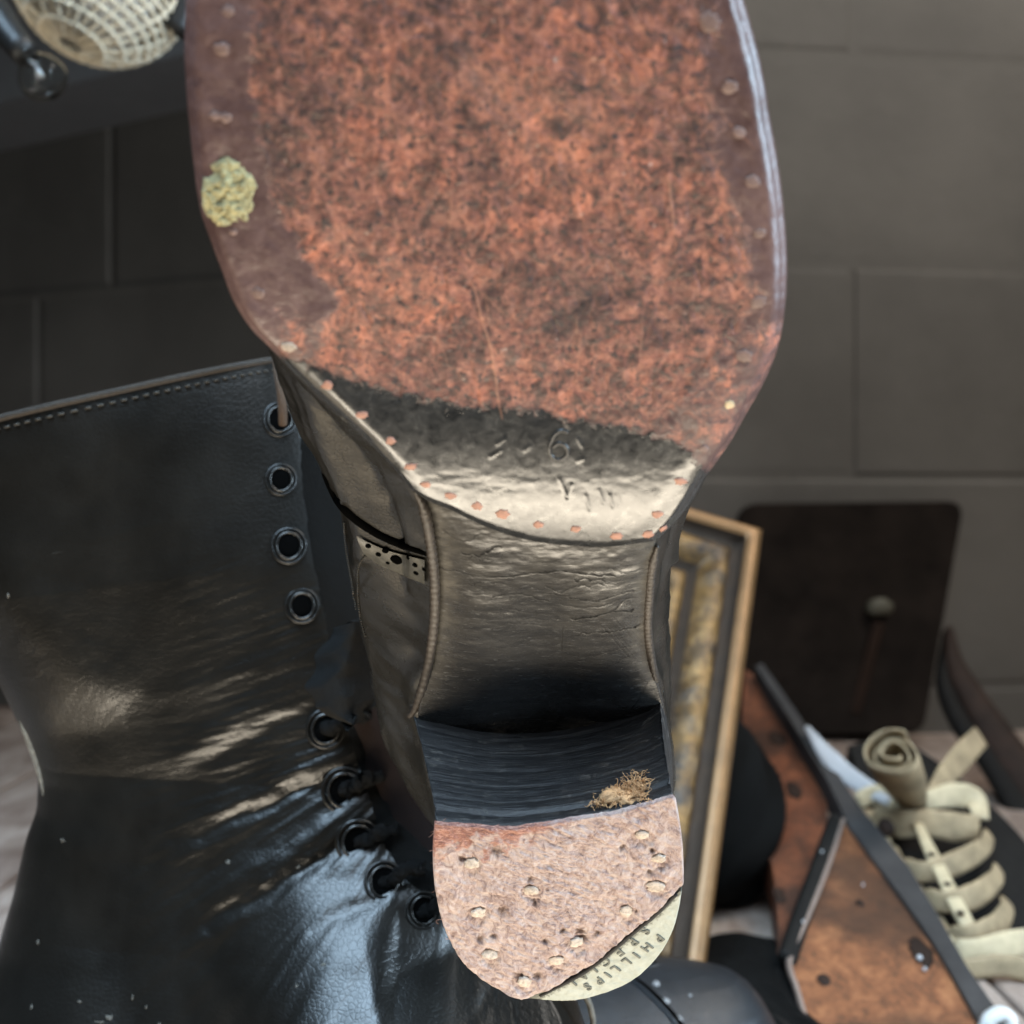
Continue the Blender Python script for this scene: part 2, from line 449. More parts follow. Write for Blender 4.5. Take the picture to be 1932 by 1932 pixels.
# ------------------------------------------------------------------ the held shoe (sole towards the camera)
ST = .455; CT = math.sqrt(1-ST*ST)
YB = .205; ZB = (966-500)/F*YB
def loc2w(x, s, h):
    x, s, h = np.broadcast_arrays(x, s, h)
    return np.stack([x, YB+ST*s+CT*h, CZ+ZB-CT*s+ST*h], -1)
NOUT = np.array([0, -CT, -ST]); TDIR = np.array([0, ST, -CT])
SL = .31
def hs(s):
    s = np.asarray(s, float); a, b = .024, .058
    r = np.clip(s, a, b)-a
    q = np.clip(s-b, 0, None)
    h = SL*(r**2)/(2*(b-a))+SL*q+1.7*q**2*.5*1.4
    return h+np.clip(-.03-s, 0, None)**2*1.6
def lift(u, v, extra=0.0, const=None):
    """picture point -> local (x, s, h) on the sole surface"""
    u = np.asarray(u, float); v = np.asarray(v, float); k = (966-v)/F
    h = np.zeros_like(k) if const is None else np.full_like(k, const)
    for _ in range(40):
        s = (ZB+ST*h-k*YB-CT*k*h)/(CT+ST*k)
        if const is None: h = .5*h+.5*(hs(s)+extra)
    x = (u-966)/F*(YB+ST*s+CT*h)
    return np.stack([x, s, h], -1)
def toW(L): return loc2w(L[..., 0], L[..., 1], L[..., 2])

shoe = thing('held_shoe', 'worn leather shoe held sole outwards, red-brown sole, black waist and low pale heel', 'shoe', tuple(loc2w(0, .15, 0)))
O = lambda *a, **k: mesh(*a, parent=shoe, **k)

Lout = [(900, -585), (760, -560), (600, -480), (480, -340), (400, -180), (365, -60), (355, 0), (352, 100), (358, 200), (368, 300), (380, 390), (398, 450), (420, 510), (445, 575), (478, 628), (508, 660),
        (550, 708), (600, 756), (650, 802), (700, 848), (740, 884), (772, 918)]
Rout = [(900, -585), (1060, -550), (1190, -440), (1290, -300), (1350, -150), (1380, -60), (1395, 0), (1412, 60), (1430, 130), (1445, 220), (1463, 320), (1475, 420), (1480, 500), (1476, 590), (1466, 660), (1445, 725), (1410, 790),
        (1375, 850), (1337, 905), (1307, 950), (1280, 985), (1244, 1018)]
Cend = [(772, 918), (812, 944), (856, 962), (900, 984), (950, 1004), (1010, 1020), (1080, 1028), (1150, 1030), (1244, 1018)]
NR, NC = 560, 420
tl = smooth_curve(Lout, NR); tr = smooth_curve(Rout, NR)
# rows spaced more densely inside the frame
tt = np.linspace(0, 1, NR)
tau = np.linspace(0, 1, NC)
ce = smooth_curve(Cend, NC)
g = sstep(.62, 1, tt)[:, None]
UV = tl[:, None, :]*(1-tau[None, :, None])+tr[:, None, :]*tau[None, :, None]
UV = UV+g[:, :, None]*(ce-(tl[-1]*(1-tau[:, None])+tr[-1]*tau[:, None]))[None]
U, Vv = UV[..., 0], UV[..., 1]
L = lift(U, Vv)
# masks
jit = fbm(U/22, Vv/22)*26+fbm(U/7, Vv/7)*8
bl = interp([(-600, 520), (-200, 480), (0, 478), (150, 470), (250, 482), (330, 508), (420, 530), (500, 580), (560, 640), (640, 600), (700, 560)], Vv)
br = interp([(-600, 1200), (0, 1335), (300, 1350), (420, 1400), (560, 1425), (640, 1390), (720, 1330), (790, 1270), (860, 1180)], Vv)
worn = sstep(-28, 34, U-bl+jit*.6)*sstep(-45, 60, br-U+jit*.6)
worn = np.maximum(worn, .45*sstep(560, 640, Vv)*sstep(0, 60, U-480))
bline = np.interp(U, [520, 600, 700, 800, 900, 1000, 1080, 1200, 1280, 1340, 1420], [672, 692, 728, 752, 762, 772, 790, 812, 836, 900, 960])
black = sstep(-36, 36, Vv-bline+jit*.5)
worn = worn-.28*sstep(260, -60, Vv)*np.clip(.6+fbm(U/90, Vv/90)*1.6, 0, 1)*(worn > .5)
# the polished rim on the right turns from brown to black further down
scr = np.zeros_like(U)
for a, b, w, k in [((890, 532), (938, 700), 1.6, .9), ((915, 560), (932, 640), 1.3, .5), ((925, 640), (940, 750), 1.8, .8), ((930, 700), (948, 790), 1.4, .6), ((1142, 0), (1158, 60), 2, .5), ((1157, 60), (1160, 90), 1.5, .5),
                   ((1262, 330), (1272, 440), 2, .8), ((1088, 720), (1096, 620), 1.5, .4), ((1180, 0), (1225, 80), 2, .5), ((1275, 190), (1335, 175), 3.5, .35), ((1335, 175), (1345, 210), 3.5, .35), ((955, 520), (975, 620), 1.2, .3)]:
    d, t_ = seg_dist(U+fbm(U/30, Vv/30)*3, Vv, a, b)
    scr = np.maximum(scr, k*np.exp(-(d/w)**2)*np.sin(np.pi*np.clip(t_*.9+.05, 0, 1))**.5)
for _ in range(26):
    a = np.array([rng.uniform(560, 1350), rng.uniform(-20, 640)]); an = rng.normal(1.35, .30); l = rng.uniform(40, 150)
    d, t_ = seg_dist(U+fbm(U/30, Vv/30)*4, Vv, a, a+l*np.array([math.cos(an), math.sin(an)]))
    scr = np.maximum(scr, rng.uniform(.15, .5)*np.exp(-(d/rng.uniform(.9, 2.0))**2)*np.sin(np.pi*np.clip(t_*.9+.05, 0, 1))**.5)
dk = np.zeros_like(U)
for _ in range(90):
    a = np.array([rng.uniform(520, 1400), rng.uniform(-50, 740)]); an = rng.normal(1.45, .45); l = rng.uniform(6, 42)
    d, _t = seg_dist(U, Vv, a, a+l*np.array([math.cos(an), math.sin(an)]))
    dk = np.maximum(dk, np.exp(-(d/rng.uniform(1, 2.2))**2))
# relief: pitted worn centre, dents, scratches, hollow waist
rel = fbm(U/9, Vv/9, 4)*.00018*(1-.93*black)*(.3+.7*worn)+fbm(U/60, Vv/60, 3)*.0004*(1-.93*black)
rel = rel+.00025*dk-.00012*scr
# dents left by wear in the black part (marks around the stamped number)
for (a, b) in [((925, 862), (945, 850)), ((938, 838), (952, 828)), ((990, 850), (1000, 842)), ((1090, 828), (1098, 842)), ((1056, 905), (1070, 938)), ((1070, 938), (1078, 915)), ((1105, 935), (1112, 960)), ((1130, 925), (1138, 948)), ((1150, 935), (1156, 955)), ((1090, 870), (1100, 866)), ((1060, 760), (1052, 742)), ((1052, 742), (1068, 730)), ((1060, 782), (1040, 765))]:
    d, _t = seg_dist(U, Vv, a, b); rel = rel-.00009*np.exp(-(d/3.2)**2)
rel = rel+.00008*black*np.exp(-((Vv-905)/30)**2)*fbm(U/40, Vv/14)
# rounded rim
edist = np.minimum(np.minimum(tau, 1-tau)[None, :]*(tr[:, 0]-tl[:, 0])[:, None], 12+(1-tt)[:, None]*2200)
low = sstep(560, 760, Vv); rim = np.clip(1-edist/26, 0, 1)**2*.0016+low*np.clip(1-(np.minimum(tau, 1-tau)[None, :]*(tr[:, 0]-tl[:, 0])[:, None])/85, 0, 1)**2*.0020*np.clip((1-tt)[:, None]*14, 0, 1)
L2 = L.copy(); L2[..., 2] += rel+rim
mask = np.stack([worn, black, np.clip(scr, 0, 1)*.8, np.ones_like(U)], -1)
# border loop + side wall rings
def slab_local(Lg, thick, out=.0008):
    nr, nc = Lg.shape[:2]
    idx = np.arange(nr*nc).reshape(nr, nc)
    loop = np.r_[idx[0, :], idx[1:, -1], idx[-1, -2::-1], idx[-2:0:-1, 0]]
    flat = Lg.reshape(-1, 3)
    b = flat[loop]
    T = np.roll(b, -1, 0)-np.roll(b, 1, 0)
    for _ in range(4): T = (np.roll(T, 1, 0)+T+np.roll(T, -1, 0))
    nn = np.stack([T[:, 1], -T[:, 0], 0*T[:, 0]], -1); nn /= np.linalg.norm(nn, axis=1)[:, None]+1e-9
    cen = flat.mean(0)
    if ((b-cen)*nn).sum() < 0: nn = -nn
    rings = []; m = len(loop)
    for o_, h_ in ((out*.5, out*.3), (out*.95, out*.9), (out, out*1.8), (out, thick*.8), (0, thick)):
        rings.append(b+nn*o_+np.array([0, 0, h_]))
    V = np.vstack([flat]+rings)
    f = [grid_faces(nr, nc)]
    prev = loop
    for k in range(len(rings)):
        cur = np.arange(m)+nr*nc+k*m
        f.append(np.stack([prev, cur, np.roll(cur, -1), np.roll(prev, -1)], -1)); prev = cur
    return V, np.vstack(f), loop
Vs, Fs, loop = slab_local(L2, .0048, .0010)
mk = np.vstack([mask.reshape(-1, 4)]+[mask.reshape(-1, 4)[loop]]*5)
O('forepart_sole', toW(Vs), Fs, M['sole'], attrs={'loc': Vs, 'mask': mk}, label='red-brown leather half sole, mottled by wear')

# waist (arch) leather with cracks -------------------------------------------------
WL = [(640, 800), (730, 868), (785, 925), (806, 970), (820, 1030), (828, 1100), (826, 1180), (815, 1260), (797, 1322), (792, 1360), (806, 1400)]
WR = [(1330, 850), (1285, 950), (1243, 1020), (1232, 1060), (1226, 1110), (1222, 1180), (1226, 1240), (1236, 1290), (1244, 1315), (1252, 1350), (1258, 1390)]
nr, nc = 520, 420
a = smooth_curve(WL, nr); b = smooth_curve(WR, nr); ta = np.linspace(0, 1, nc)
UVw = a[:, None]*(1-ta[None, :, None])+b[:, None]*ta[None, :, None]
Uw, Vw = UVw[..., 0], UVw[..., 1]
Lw = lift(Uw, Vw, .0026)
cr = np.zeros_like(Uw); bead = np.zeros_like(Uw)
crs = [([(925, 1092), (960, 1090), (1005, 1083), (1045, 1080), (1075, 1078), (1110, 1086), (1160, 1093)], 1.7, 1),
       ([(800, 1085), (850, 1087), (925, 1092)], 1.2, .6), ([(870, 1050), (905, 1052), (935, 1034), (945, 1034)], 1.7, 1), ([(880, 1060), (945, 1043), (985, 1048)], 1.2, .6),
       ([(930, 1130), (965, 1121), (1000, 1127), (1035, 1140)], 1.5, .9), ([(860, 1112), (925, 1103), (955, 1104)], 1.2, .7),
       ([(1085, 1096), (1105, 1094), (1115, 1098), (1140, 1098)], 1.5, .9), ([(1030, 1110), (1060, 1120), (1075, 1110), (1140, 1105)], 1.2, .8), ([(1020, 1122), (1050, 1124), (1075, 1128)], 1.4, .8),
       ([(1075, 1132), (1130, 1138), (1155, 1130), (1175, 1125), (1200, 1124)], 1.4, .9), ([(1060, 1145), (1110, 1150), (1140, 1148), (1165, 1137), (1205, 1138)], 1.2, .7),
       ([(1078, 1172), (1120, 1168), (1155, 1160), (1195, 1161)], 1.9, 1), ([(1155, 1160), (1180, 1140), (1192, 1138)], 1.5, .9), ([(1088, 1202), (1125, 1196), (1150, 1199), (1210, 1193)], 1.5, .9),
       ([(1063, 1185), (1062, 1215), (1060, 1232)], 1.2, .7), ([(960, 1180), (1010, 1184), (1062, 1190), (1080, 1186)], 1.1, .5), ([(920, 1145), (950, 1150), (1000, 1160), (1040, 1165)], 1.1, .5),
       ([(835, 1010), (870, 1030), (890, 1025), (905, 1012)], 1.3, .7), ([(840, 1120), (900, 1125), (960, 1128)], 1.0, .4), ([(1150, 1080), (1190, 1088), (1230, 1086)], 1.2, .6),
       ([(1120, 1240), (1180, 1230), (1210, 1228)], 1.1, .6), ([(1150, 1260), (1200, 1244)], 1, .5), ([(1190, 1340), (1225, 1300)], 1.2, .6)]
for _ in range(95):
    u0, v0 = rng.uniform(835, 1210), rng.uniform(990, 1215); l = rng.uniform(20, 75); sl = rng.normal(-.05, .14)
    k = [(u0+l*q, v0+l*q*sl+rng.normal(0, 2)) for q in (0, .35, .7, 1)]
    crs.append((k, rng.uniform(.7, 1.0), rng.uniform(.08, .30)))
wu = Uw+fbm(Uw/9, Vw/9)*3; wv = Vw+fbm(Uw/11+9, Vw/11)*5+fbm(Uw/3.5, Vw/3.5)*2
for pts, w, k in crs:
    pts = np.array(pts)
    lo = pts.min(0)-14; hi = pts.max(0)+14
    m_ = (Uw > lo[0]) & (Uw < hi[0]) & (Vw > lo[1]) & (Vw < hi[1])
    if not m_.any(): continue
    d = poly_dist(wu[m_], wv[m_], pts)
    cr[m_] = np.maximum(cr[m_], k*np.exp(-(d/w)**2)); bead[m_] = np.maximum(bead[m_], k*np.exp(-((d-3.5)/2.6)**2))
scrt = np.zeros_like(Uw)
for k in range(16):
    u0 = 1140+k*6+rng.normal(0, 2); v0 = 1180+rng.normal(0, 12)
    d, _ = seg_dist(Uw, Vw, (u0, v0), (u0+50, v0+62)); scrt = np.maximum(scrt, .35*np.exp(-(d/.9)**2))
ue = np.minimum(Uw-a[:, None, 0], b[:, None, 0]-Uw)
cen_k = np.exp(-((Uw-960)/95)**2); sheen_wear = sstep(1260, 1010, Vw+fbm(Uw/30, Vw/30)*110+cen_k*110)*.27+sstep(46, 6, ue+fbm(Uw/20, Vw/20)*20)*.45*sstep(1380, 1240, Vw)  # pale grey at top and edges, painted for both sheen and wear
relw = .00006*cr+fbm(Uw/60, Vw/26, 3)*.00022+fbm(Uw/34, Vw/12, 3)*.00007*sstep(1230, 1120, Vw)+.0001*scrt
wid = (b[:, 0]-a[:, 0])[:, None]
ccx = (Uw-a[:, None, 0])/wid*2-1
relw = relw+np.abs(ccx)**3.2*.0034*sstep(1400, 1250, Vw)                      # edges roll away
relw = relw+.0016*np.exp(-(ccx/.45)**2)*sstep(1040, 1250, Vw)   # shallow hollow in the middle
Lw[..., 2] += relw
Vw_, Fw_, lw = slab_local(Lw, .0040, .0005)
mw = np.stack([np.clip(cr+scrt*.5, 0, 1), np.clip(sheen_wear, 0, 1), 0*cr, 1+0*cr], -1).reshape(-1, 4)
O('waist_sole', toW(Vw_), Fw_, M['waist'], attrs={'loc': Vw_, 'mask': np.vstack([mw]+[mw[lw]]*5)}, label='black waist leather with fine cracks')

# heel block ---------------------------------------------------------------------
HH = .0330
lift_out = [(823, 1548), (820, 1590), (821, 1640), (828, 1695), (842, 1748), (868, 1798), (908, 1840), (955, 1867), (1005, 1881), (1075, 1885), (1140, 1871), (1198, 1843), (1240, 1802), (1266, 1758), (1281, 1705), (1286, 1650), (1284, 1590), (1277, 1535), (1270, 1498)]
breast_lo = [(1270, 1498), (1210, 1516), (1150, 1531), (1070, 1545), (1010, 1554), (950, 1558), (880, 1554), (823, 1548)]
breast_hi = [(1246, 1312), (1215, 1334), (1170, 1352), (1110, 1368), (1040, 1380), (960, 1384), (880, 1376), (780, 1352)]
NB, NH = 150, 110
o1 = smooth_curve(lift_out, NB); b1 = smooth_curve(breast_lo, NH); b2 = smooth_curve(breast_hi, NH)
L_o = lift(o1[:, 0], o1[:, 1], const=0.0); L_b1 = lift(b1[:, 0], b1[:, 1], const=0.0); L_b2 = lift(b2[:, 0], b2[:, 1], const=HH)
cen = L_o.mean(0)
rad = L_o-cen; rad[:, 2] = 0; rn = rad/np.linalg.norm(rad, axis=1)[:, None]
L_o2 = L_o+rn*.0022; L_o2[:, 2] = HH
# tie the seat ring to the top of the breast
w0 = np.exp(-np.arange(NB)/9.)[:, None]; w1 = w0[::-1]
L_o2 = L_o2+w0*(L_b2[-1]-L_o2[0])+w1*(L_b2[0]-L_o2[-1])
ring0 = np.vstack([L_o, L_b1[1:-1]]); ring1 = np.vstack([L_o2, L_b2[1:-1]])
n = len(ring0); K = 70
rings = []
for k in range(K):
    q = k/(K-1)
    r = ring0*(1-q)+ring1*q
    # stack waisting and layer grooves
    dirn = np.vstack([rn, np.tile([[0, -1., 0]], (NH-2, 1))])
    amt = -.0010*np.sin(np.pi*q)
    groove = -.00022*np.exp(-((q*6 % 1-.5)/.08)**2)
    nz = fbm(np.arange(n)/14., np.full(n, q*14))*.00020
    groove2 = -.0009*math.exp(-((q-.13)/.02)**2)
    r = r+dirn*(amt+groove+groove2+nz)[:, None]
    rings.append(r)
rings[0] = ring0-np.vstack([rn, np.tile([[0, -1., 0]], (NH-2, 1))])*.0004
V = np.vstack(rings)
O('heel_stack', toW(V), grid_faces(K, n, True), M['stack'], attrs={'loc': V}, label='black stacked leather heel')

# top lift: split along the crescent tip
tip_line = [(1286, 1668), (1240, 1714), (1180, 1764), (1120, 1814), (1060, 1850), (1000, 1880)]
def disc_fill(outline_loc, n_r, hfun, back=.0028, name='', mat=None, maskf=None, edge_out=.0004, label=None):
    c = outline_loc.mean(0); rr = []
    for k in range(n_r):
        q = k/(n_r-1)
        rr.append(c+(outline_loc-c)*q)
    G = np.stack(rr, 0)
    h, mk_ = hfun(G)
    G = G.copy(); G[..., 2] = h
    e1 = outline_loc.copy(); rd = outline_loc-c; rd[:, 2] = 0; rd /= np.linalg.norm(rd, axis=1)[:, None]
    hb = G[-1, :, 2]
    for o_, b_ in ((edge_out*.7, .0003), (edge_out, .0007), (edge_out, back)):
        e = outline_loc+rd*o_; e[:, 2] = hb+b_
        G = np.concatenate([G, e[None]], 0); mk_ = np.concatenate([mk_, mk_[-1:]], 0)
    V = G.reshape(-1, 3)
    return O(name, toW(V), grid_faces(len(G), G.shape[1], True), mat, attrs={'loc': V, 'mask': mk_.reshape(-1, 4)}, label=label)
# main lift outline: left/back arc up to tip line, along the tip line, right arc, breast edge
tipL = smooth_curve(tip_line, 90)
i_end = int(np.argmin(np.hypot(o1[:, 0]-1000, o1[:, 1]-1880))); i_st = int(np.argmin(np.hypot(o1[:, 0]-1286, o1[:, 1]-1668)))
main_uv = np.vstack([o1[:i_end], tipL[::-1]+np.array([-3, -3]), o1[i_st+1:], b1[1:-1]])
wob = fbm(np.arange(len(main_uv))/4., np.zeros(len(main_uv)))*2
main_uv[i_end:i_end+90] += wob[i_end:i_end+90, None]*np.array([.6, .8])
main_uv = smooth_curve(np.vstack([main_uv[::2], main_uv[:1]]), 520)[:-1]
Lm = lift(main_uv[:, 0], main_uv[:, 1], const=0.0)
nails = [(890, 1628), (1002, 1680), (903, 1722), (1242, 1620), (1237, 1672), (1182, 1718), (1212, 1575), (1088, 1778), (1050, 1812), (925, 1800), (990, 1852)]
pits = [(935, 1600, 9), (1000, 1655, 5), (948, 1712, 9), (1095, 1752, 8), (1060, 1750, 5), (1125, 1755, 5), (1010, 1700, 4), (1175, 1594, 5), (1230, 1598, 5), (980, 1835, 8), (1015, 1835, 7), (870, 1615, 6), (1030, 1770, 5), (1100, 1765, 7), (1225, 1640, 6), (930, 1760, 5), (905, 1765, 6)]
def hmain(G):
    x, s = G[..., 0], G[..., 1]
    Wp = toW(G); uu = 966+Wp[..., 0]/Wp[..., 1]*F; vv = 966-(Wp[..., 2]-CZ)/Wp[..., 1]*F
    xa = x*.85+s*.5; sa = s*.85-x*.5
    h = -.0012+fbm(xa*520, sa*1200, 5)*.00034+fbm(x*200, s*260, 3)*.0006+fbm(xa*1500, sa*2600, 3)*.00018
    pit = np.zeros_like(x)
    for (pu, pv, pr) in pits:
        d = np.hypot((uu-pu)*.8, vv-pv)+fbm(uu/6, vv/6)*5
        q = np.exp(-(d/pr)**2); h = h+.0007*q; pit = np.maximum(pit, q*.8)
    for (pu, pv) in nails:
        d = np.hypot((uu-pu)/1.15, vv-pv)
        h = h+.0005*sstep(21, 13, d+fbm(uu/8, vv/8)*7)
    red = sstep(70, 5, vv-(1552-np.maximum(0, uu-1010)*.22)+fbm(uu/18, vv/18)*60)*sstep(1150, 860, uu)+.5*sstep(40, 0, uu-822)*sstep(1760, 1600, vv)+.35*sstep(28, 0, vv-(1552-np.maximum(0, uu-1010)*.22))
    return h, np.stack([np.clip(red, 0, 1), pit, 0*x, 1+0*x], -1)
disc_fill(Lm, 230, hmain, .0010, 'top_lift', M['lift'], label='dusty brown worn heel lift with nail heads')
# crescent tip
tip_uv = np.vstack([tipL[5:-6]+np.array([3., 3.]), o1[i_end-1:i_st+1]]) if i_st > i_end else np.vstack([tipL[5:-6]+np.array([3., 3.]), o1[i_st+1:i_end-1][::-1]])
tip_uv = smooth_curve(np.vstack([tip_uv[::2], tip_uv[:1]]), 320)[:-1]
Lt = lift(tip_uv[:, 0], tip_uv[:, 1], const=0.0)
def htip(G):
    x, s = G[..., 0], G[..., 1]
    Wp = toW(G); uu = 966+Wp[..., 0]/Wp[..., 1]*F; vv = 966-(Wp[..., 2]-CZ)/Wp[..., 1]*F
    dg = poly_dist(uu, vv, tip_line)
    return -.0004+fbm(x*800, s*800, 3)*.00014, np.stack([sstep(24, 2, dg), 0*x, 0*x, 1+0*x], -1)
disc_fill(Lt, 60, htip, .003, 'heel_tip', M['cap'], label='pale crescent heel tip stamped with two lines of letters')
heel_tip = shoe.children[-1]
# dark gap between the two
gl = lift(tipL[:, 0], tipL[:, 1], const=0.0008)
V, f = tube(toW(gl)[4:-5]+NOUT*.0011, .00055*(1+.35*fbm(np.arange(90)/5., np.zeros(90)))[4:-5], 8)
O('lift_gap', V, f, M['gap'])

# stamped letters PHILLIPS / SPECIAL on the tip
def text_mesh(txt, size, font_w=1.0):
    c = bpy.data.curves.new('t', 'FONT'); c.body = txt; c.size = size; c.extrude = .00012; c.offset = size*.022; c.align_x = 'CENTER'; c.align_y = 'CENTER'; c.resolution_u = 4
    o = bpy.data.objects.new('t', c); COL.objects.link(o)
    bpy.context.view_layer.update()
    me = o.evaluated_get(bpy.context.evaluated_depsgraph_get()).to_mesh()
    V = np.array([v.co[:] for v in me.vertices]); f = [tuple(p.vertices) for p in me.polygons]
    COL.objects.unlink(o); bpy.data.objects.remove(o); bpy.data.curves.remove(c)
    return V, f
def arc_text(txt, path_uv, size_px, h, parent, name, mat, wsc=1.0):
    """letters one by one along a curve given in picture coordinates on the heel plane"""
    c = np.array(path_uv, float)
    Lc = lift(c[:, 0], c[:, 1], const=h)
    T = np.gradient(Lc, axis=0)
    mb = MB()
    for i, ch in enumerate(txt):
        if ch == ' ': continue
        V, f = text_mesh(ch, 1.0)
        t = T[i]; t = t/np.linalg.norm(t)
        # local axes (x,s,h) seen from outside: reading direction t, up = rotate
        up = np.array([-t[1], t[0], 0]) 
        # viewer looks along +h with image up = -s, right = +x ; up vector is t turned 90deg ccw in that view
        up = np.array([t[1], -t[0], 0]) if False else up
        sz = size_px/F*.28*1.42
        r = Lc[i]+(V[:, 0:1]*sz*wsc)*t+(V[:, 1:2]*sz)*(-up if False else np.array([t[1], -t[0], 0]))+np.array([0, 0, 1.])*(-V[:, 2:3]*1.0)
        mb.add(toW(r), f)
    return mb.build(name, mat, parent, smooth=False)
arc_text('SPECIAL', [(1216, 1756), (1194, 1777), (1168, 1796), (1141, 1814), (1120, 1828), (1100, 1841), (1078, 1855)], 20, -.0005, heel_tip, 'stamped_lettering', M['ink'])
arc_text('PHILLIPS', [(1243, 1770), (1220, 1787), (1200, 1802), (1182, 1814), (1161, 1828), (1146, 1839), (1130, 1850), (1108, 1861)], 19, -.0005, heel_tip, 'stamped_lettering', M['ink'])

# nail heads on the lift
for i, (u, v) in enumerate(nails):
    c = toW(lift(u, v, const=-.0009))
    V, f = disc(c, NOUT+rng.normal(0, .10, 3), .0017*rng.uniform(.85, 1.1), .0015*rng.uniform(.85, 1.1), .00030, rough=.10)
    O('nail_head', V, f, M['nail'])
# fibres hanging over the lift edges and breast (worn leather nap)
mb = MB()
for k in range(170):
    if k < 110:
        i = rng.integers(0, NH); u, v = b1[i]; v += rng.uniform(0, 40); u += rng.normal(0, 4); h0 = -.0011
    else:
        i = rng.integers(0, 45); u, v = o1[i]; u += rng.uniform(2, 16); h0 = -.0009
    if u > 1262: continue
    p0 = lift(u, v, const=h0); an = rng.uniform(0, 6.28); l = rng.uniform(.0006, .0020)
    dd = np.array([math.cos(an), math.sin(an), -rng.uniform(.1, .4)])*l; q = np.array([rng.normal(), rng.normal(), 0])*l*.25
    pts = np.array([p0, p0+dd*.5+q, p0+dd])
    V, f = tube(toW(smooth_curve(pts, 6)), np.linspace(.00005, .00002, 6), 4); mb.add(V, f)
m_fib = m_simple('leather_nap', (.33, .17, .12), .8, bump=0)
mb.build('leather_nap', m_fib, shoe)
# frayed tan tuft on the breast
def breast_pt(u, v, out=0.0):
    """point on the front face of the heel, picture coordinates"""
    lo = np.interp(u, b1[::-1, 0], b1[::-1, 1]); hi = np.interp(u, b2[::-1, 0], b2[::-1, 1])
    q = np.clip((lo-v)/(lo-hi), 0, 1)
    A = lift(u, lo, const=0.0); 
    ii = int(np.argmin(abs(b1[:, 0]-u)))
    r = L_b1[ii]*(1-q)+L_b2[ii]*q
    return r+np.array([0, -out, 0])
mb = MB()
for k in range(420):
    q = rng.random()**.8
    u = 1128+q*92+rng.normal(0, 8); v = 1520-q*38+rng.normal(0, 9)*(.4+q)
    p0 = breast_pt(u, v, .0004); an = rng.normal(-.7, 1.0); l = rng.uniform(.0006, .0020)
    pts = [p0]; 
    for m_ in range(4):
        an += rng.normal(0, .7); pts.append(pts[-1]+np.array([math.cos(an)*l*.3, rng.normal(-.0002, .0004), -math.sin(an)*-l*.3]))
    V, f = tube(toW(smooth_curve(np.array(pts), 9)), np.linspace(.00013, .00004, 9), 4); mb.add(V, f)
c0_ = toW(breast_pt(1182, 1503, .0002)); V, f = disc(c0_, -TDIR, .0052, .0024, .0006, rough=.22, seg=40); mb.add(V, f)
mb.build('frayed_tuft', M['tan'], shoe, label='tan frayed fibres on the front of the heel')

# pegs round the forepart
bvh_f = BVHTree.FromPolygons([tuple(p) for p in toW(L2.reshape(-1, 3)[::1])], [tuple(q) for q in grid_faces(NR, NC).tolist()])
def cast(bvh, u, v):
    d = Vector(P(u, v, 1.0))-Vector((0, 0, CZ)); d.normalize()
    h = bvh.ray_cast(Vector((0, 0, CZ)), d)
    if h[0] is None: return None, None
    n_ = np.array(h[1]); 
    if n_@np.array(d) > 0: n_ = -n_
    return np.array(h[0]), n_
pegs = [(618, 727, 'peg', 11), (682, 783, 'peg', 10), (737, 831, 'peg', 10), (775, 880, 'peg', 10), (803, 914, 'peg', 9), (850, 935, 'peg', 10), (900, 954, 'peg', 10), (948, 970, 'peg', 13), (1016, 990, 'peg', 11), (1087, 998, 'peg', 10), (1163, 1011, 'peg', 11), (1222, 1008, 'peg', 10), (1252, 997, 'peg', 9),
        (545, 655, 'nail', 13), (487, 553, 'pegpale', 13), (418, 92, 'pegpale', 15), (405, 218, 'pegpale', 10), (426, 222, 'pegpale', 12), (440, 438, 'pegpale', 8), (430, 20, 'pegpale', 12),
        (1340, 42, 'pegpale', 20), (1376, 165, 'pegpale', 15), (1396, 249, 'pegpale', 13), (1418, 341, 'pegpale', 14), (1433, 440, 'pegpale', 11), (1430, 570, 'pegpale', 15), (1405, 672, 'pegpale', 14), (1376, 763, 'pegyellow', 10), (1328, 846, 'pegpale', 10), (1285, 908, 'peg', 11), (1240, 970, 'peg', 11)]
for u, v, m_, r in pegs:
    c, n_ = cast(bvh_f, u, v)
    if c is None: continue
    rr = r/F*c[1]
    V, f = disc(c, n_, rr*rng.uniform(.9, 1.12), rr*rng.uniform(.75, .95), .00016, rough=.13)
    O('peg', V, f, M[m_])
# yellow residue patch at the left rim
us, vs = np.meshgrid(np.linspace(366, 492, 90), np.linspace(288, 442, 110))
mb = MB()
Ls = lift(us, vs)
dd = np.hypot((us-431)/52, (vs-367)/64)+fbm(us/22, vs/22)*.34
hgt = .0011*np.sqrt(np.clip(1-dd, 0, 1))*(1+1.0*fbm(us/9, vs/9, 4))-.0008*(dd > 1)-.0012*np.clip(fbm(us/14+3, vs/14)-.15, 0, 1)*sstep(380, 300, vs)
edge_u = np.interp(vs, [p[1] for p in Lout[6:]], [p[0] for p in Lout[6:]])
Ls[..., 2] -= hgt-.0002
ok = (us > edge_u+3)
ids = np.arange(us.size).reshape(us.shape)
f = [tuple(q) for q in grid_faces(*us.shape).tolist() if all(ok.ravel()[i] and dd.ravel()[i] < 1.06 for i in q)]
used = sorted({i for q in f for i in q}); rm = {j: i for i, j in enumerate(used)}
O('yellow_residue', toW(Ls.reshape(-1, 3)[used]), [tuple(rm[i] for i in q) for q in f], M['moss'])
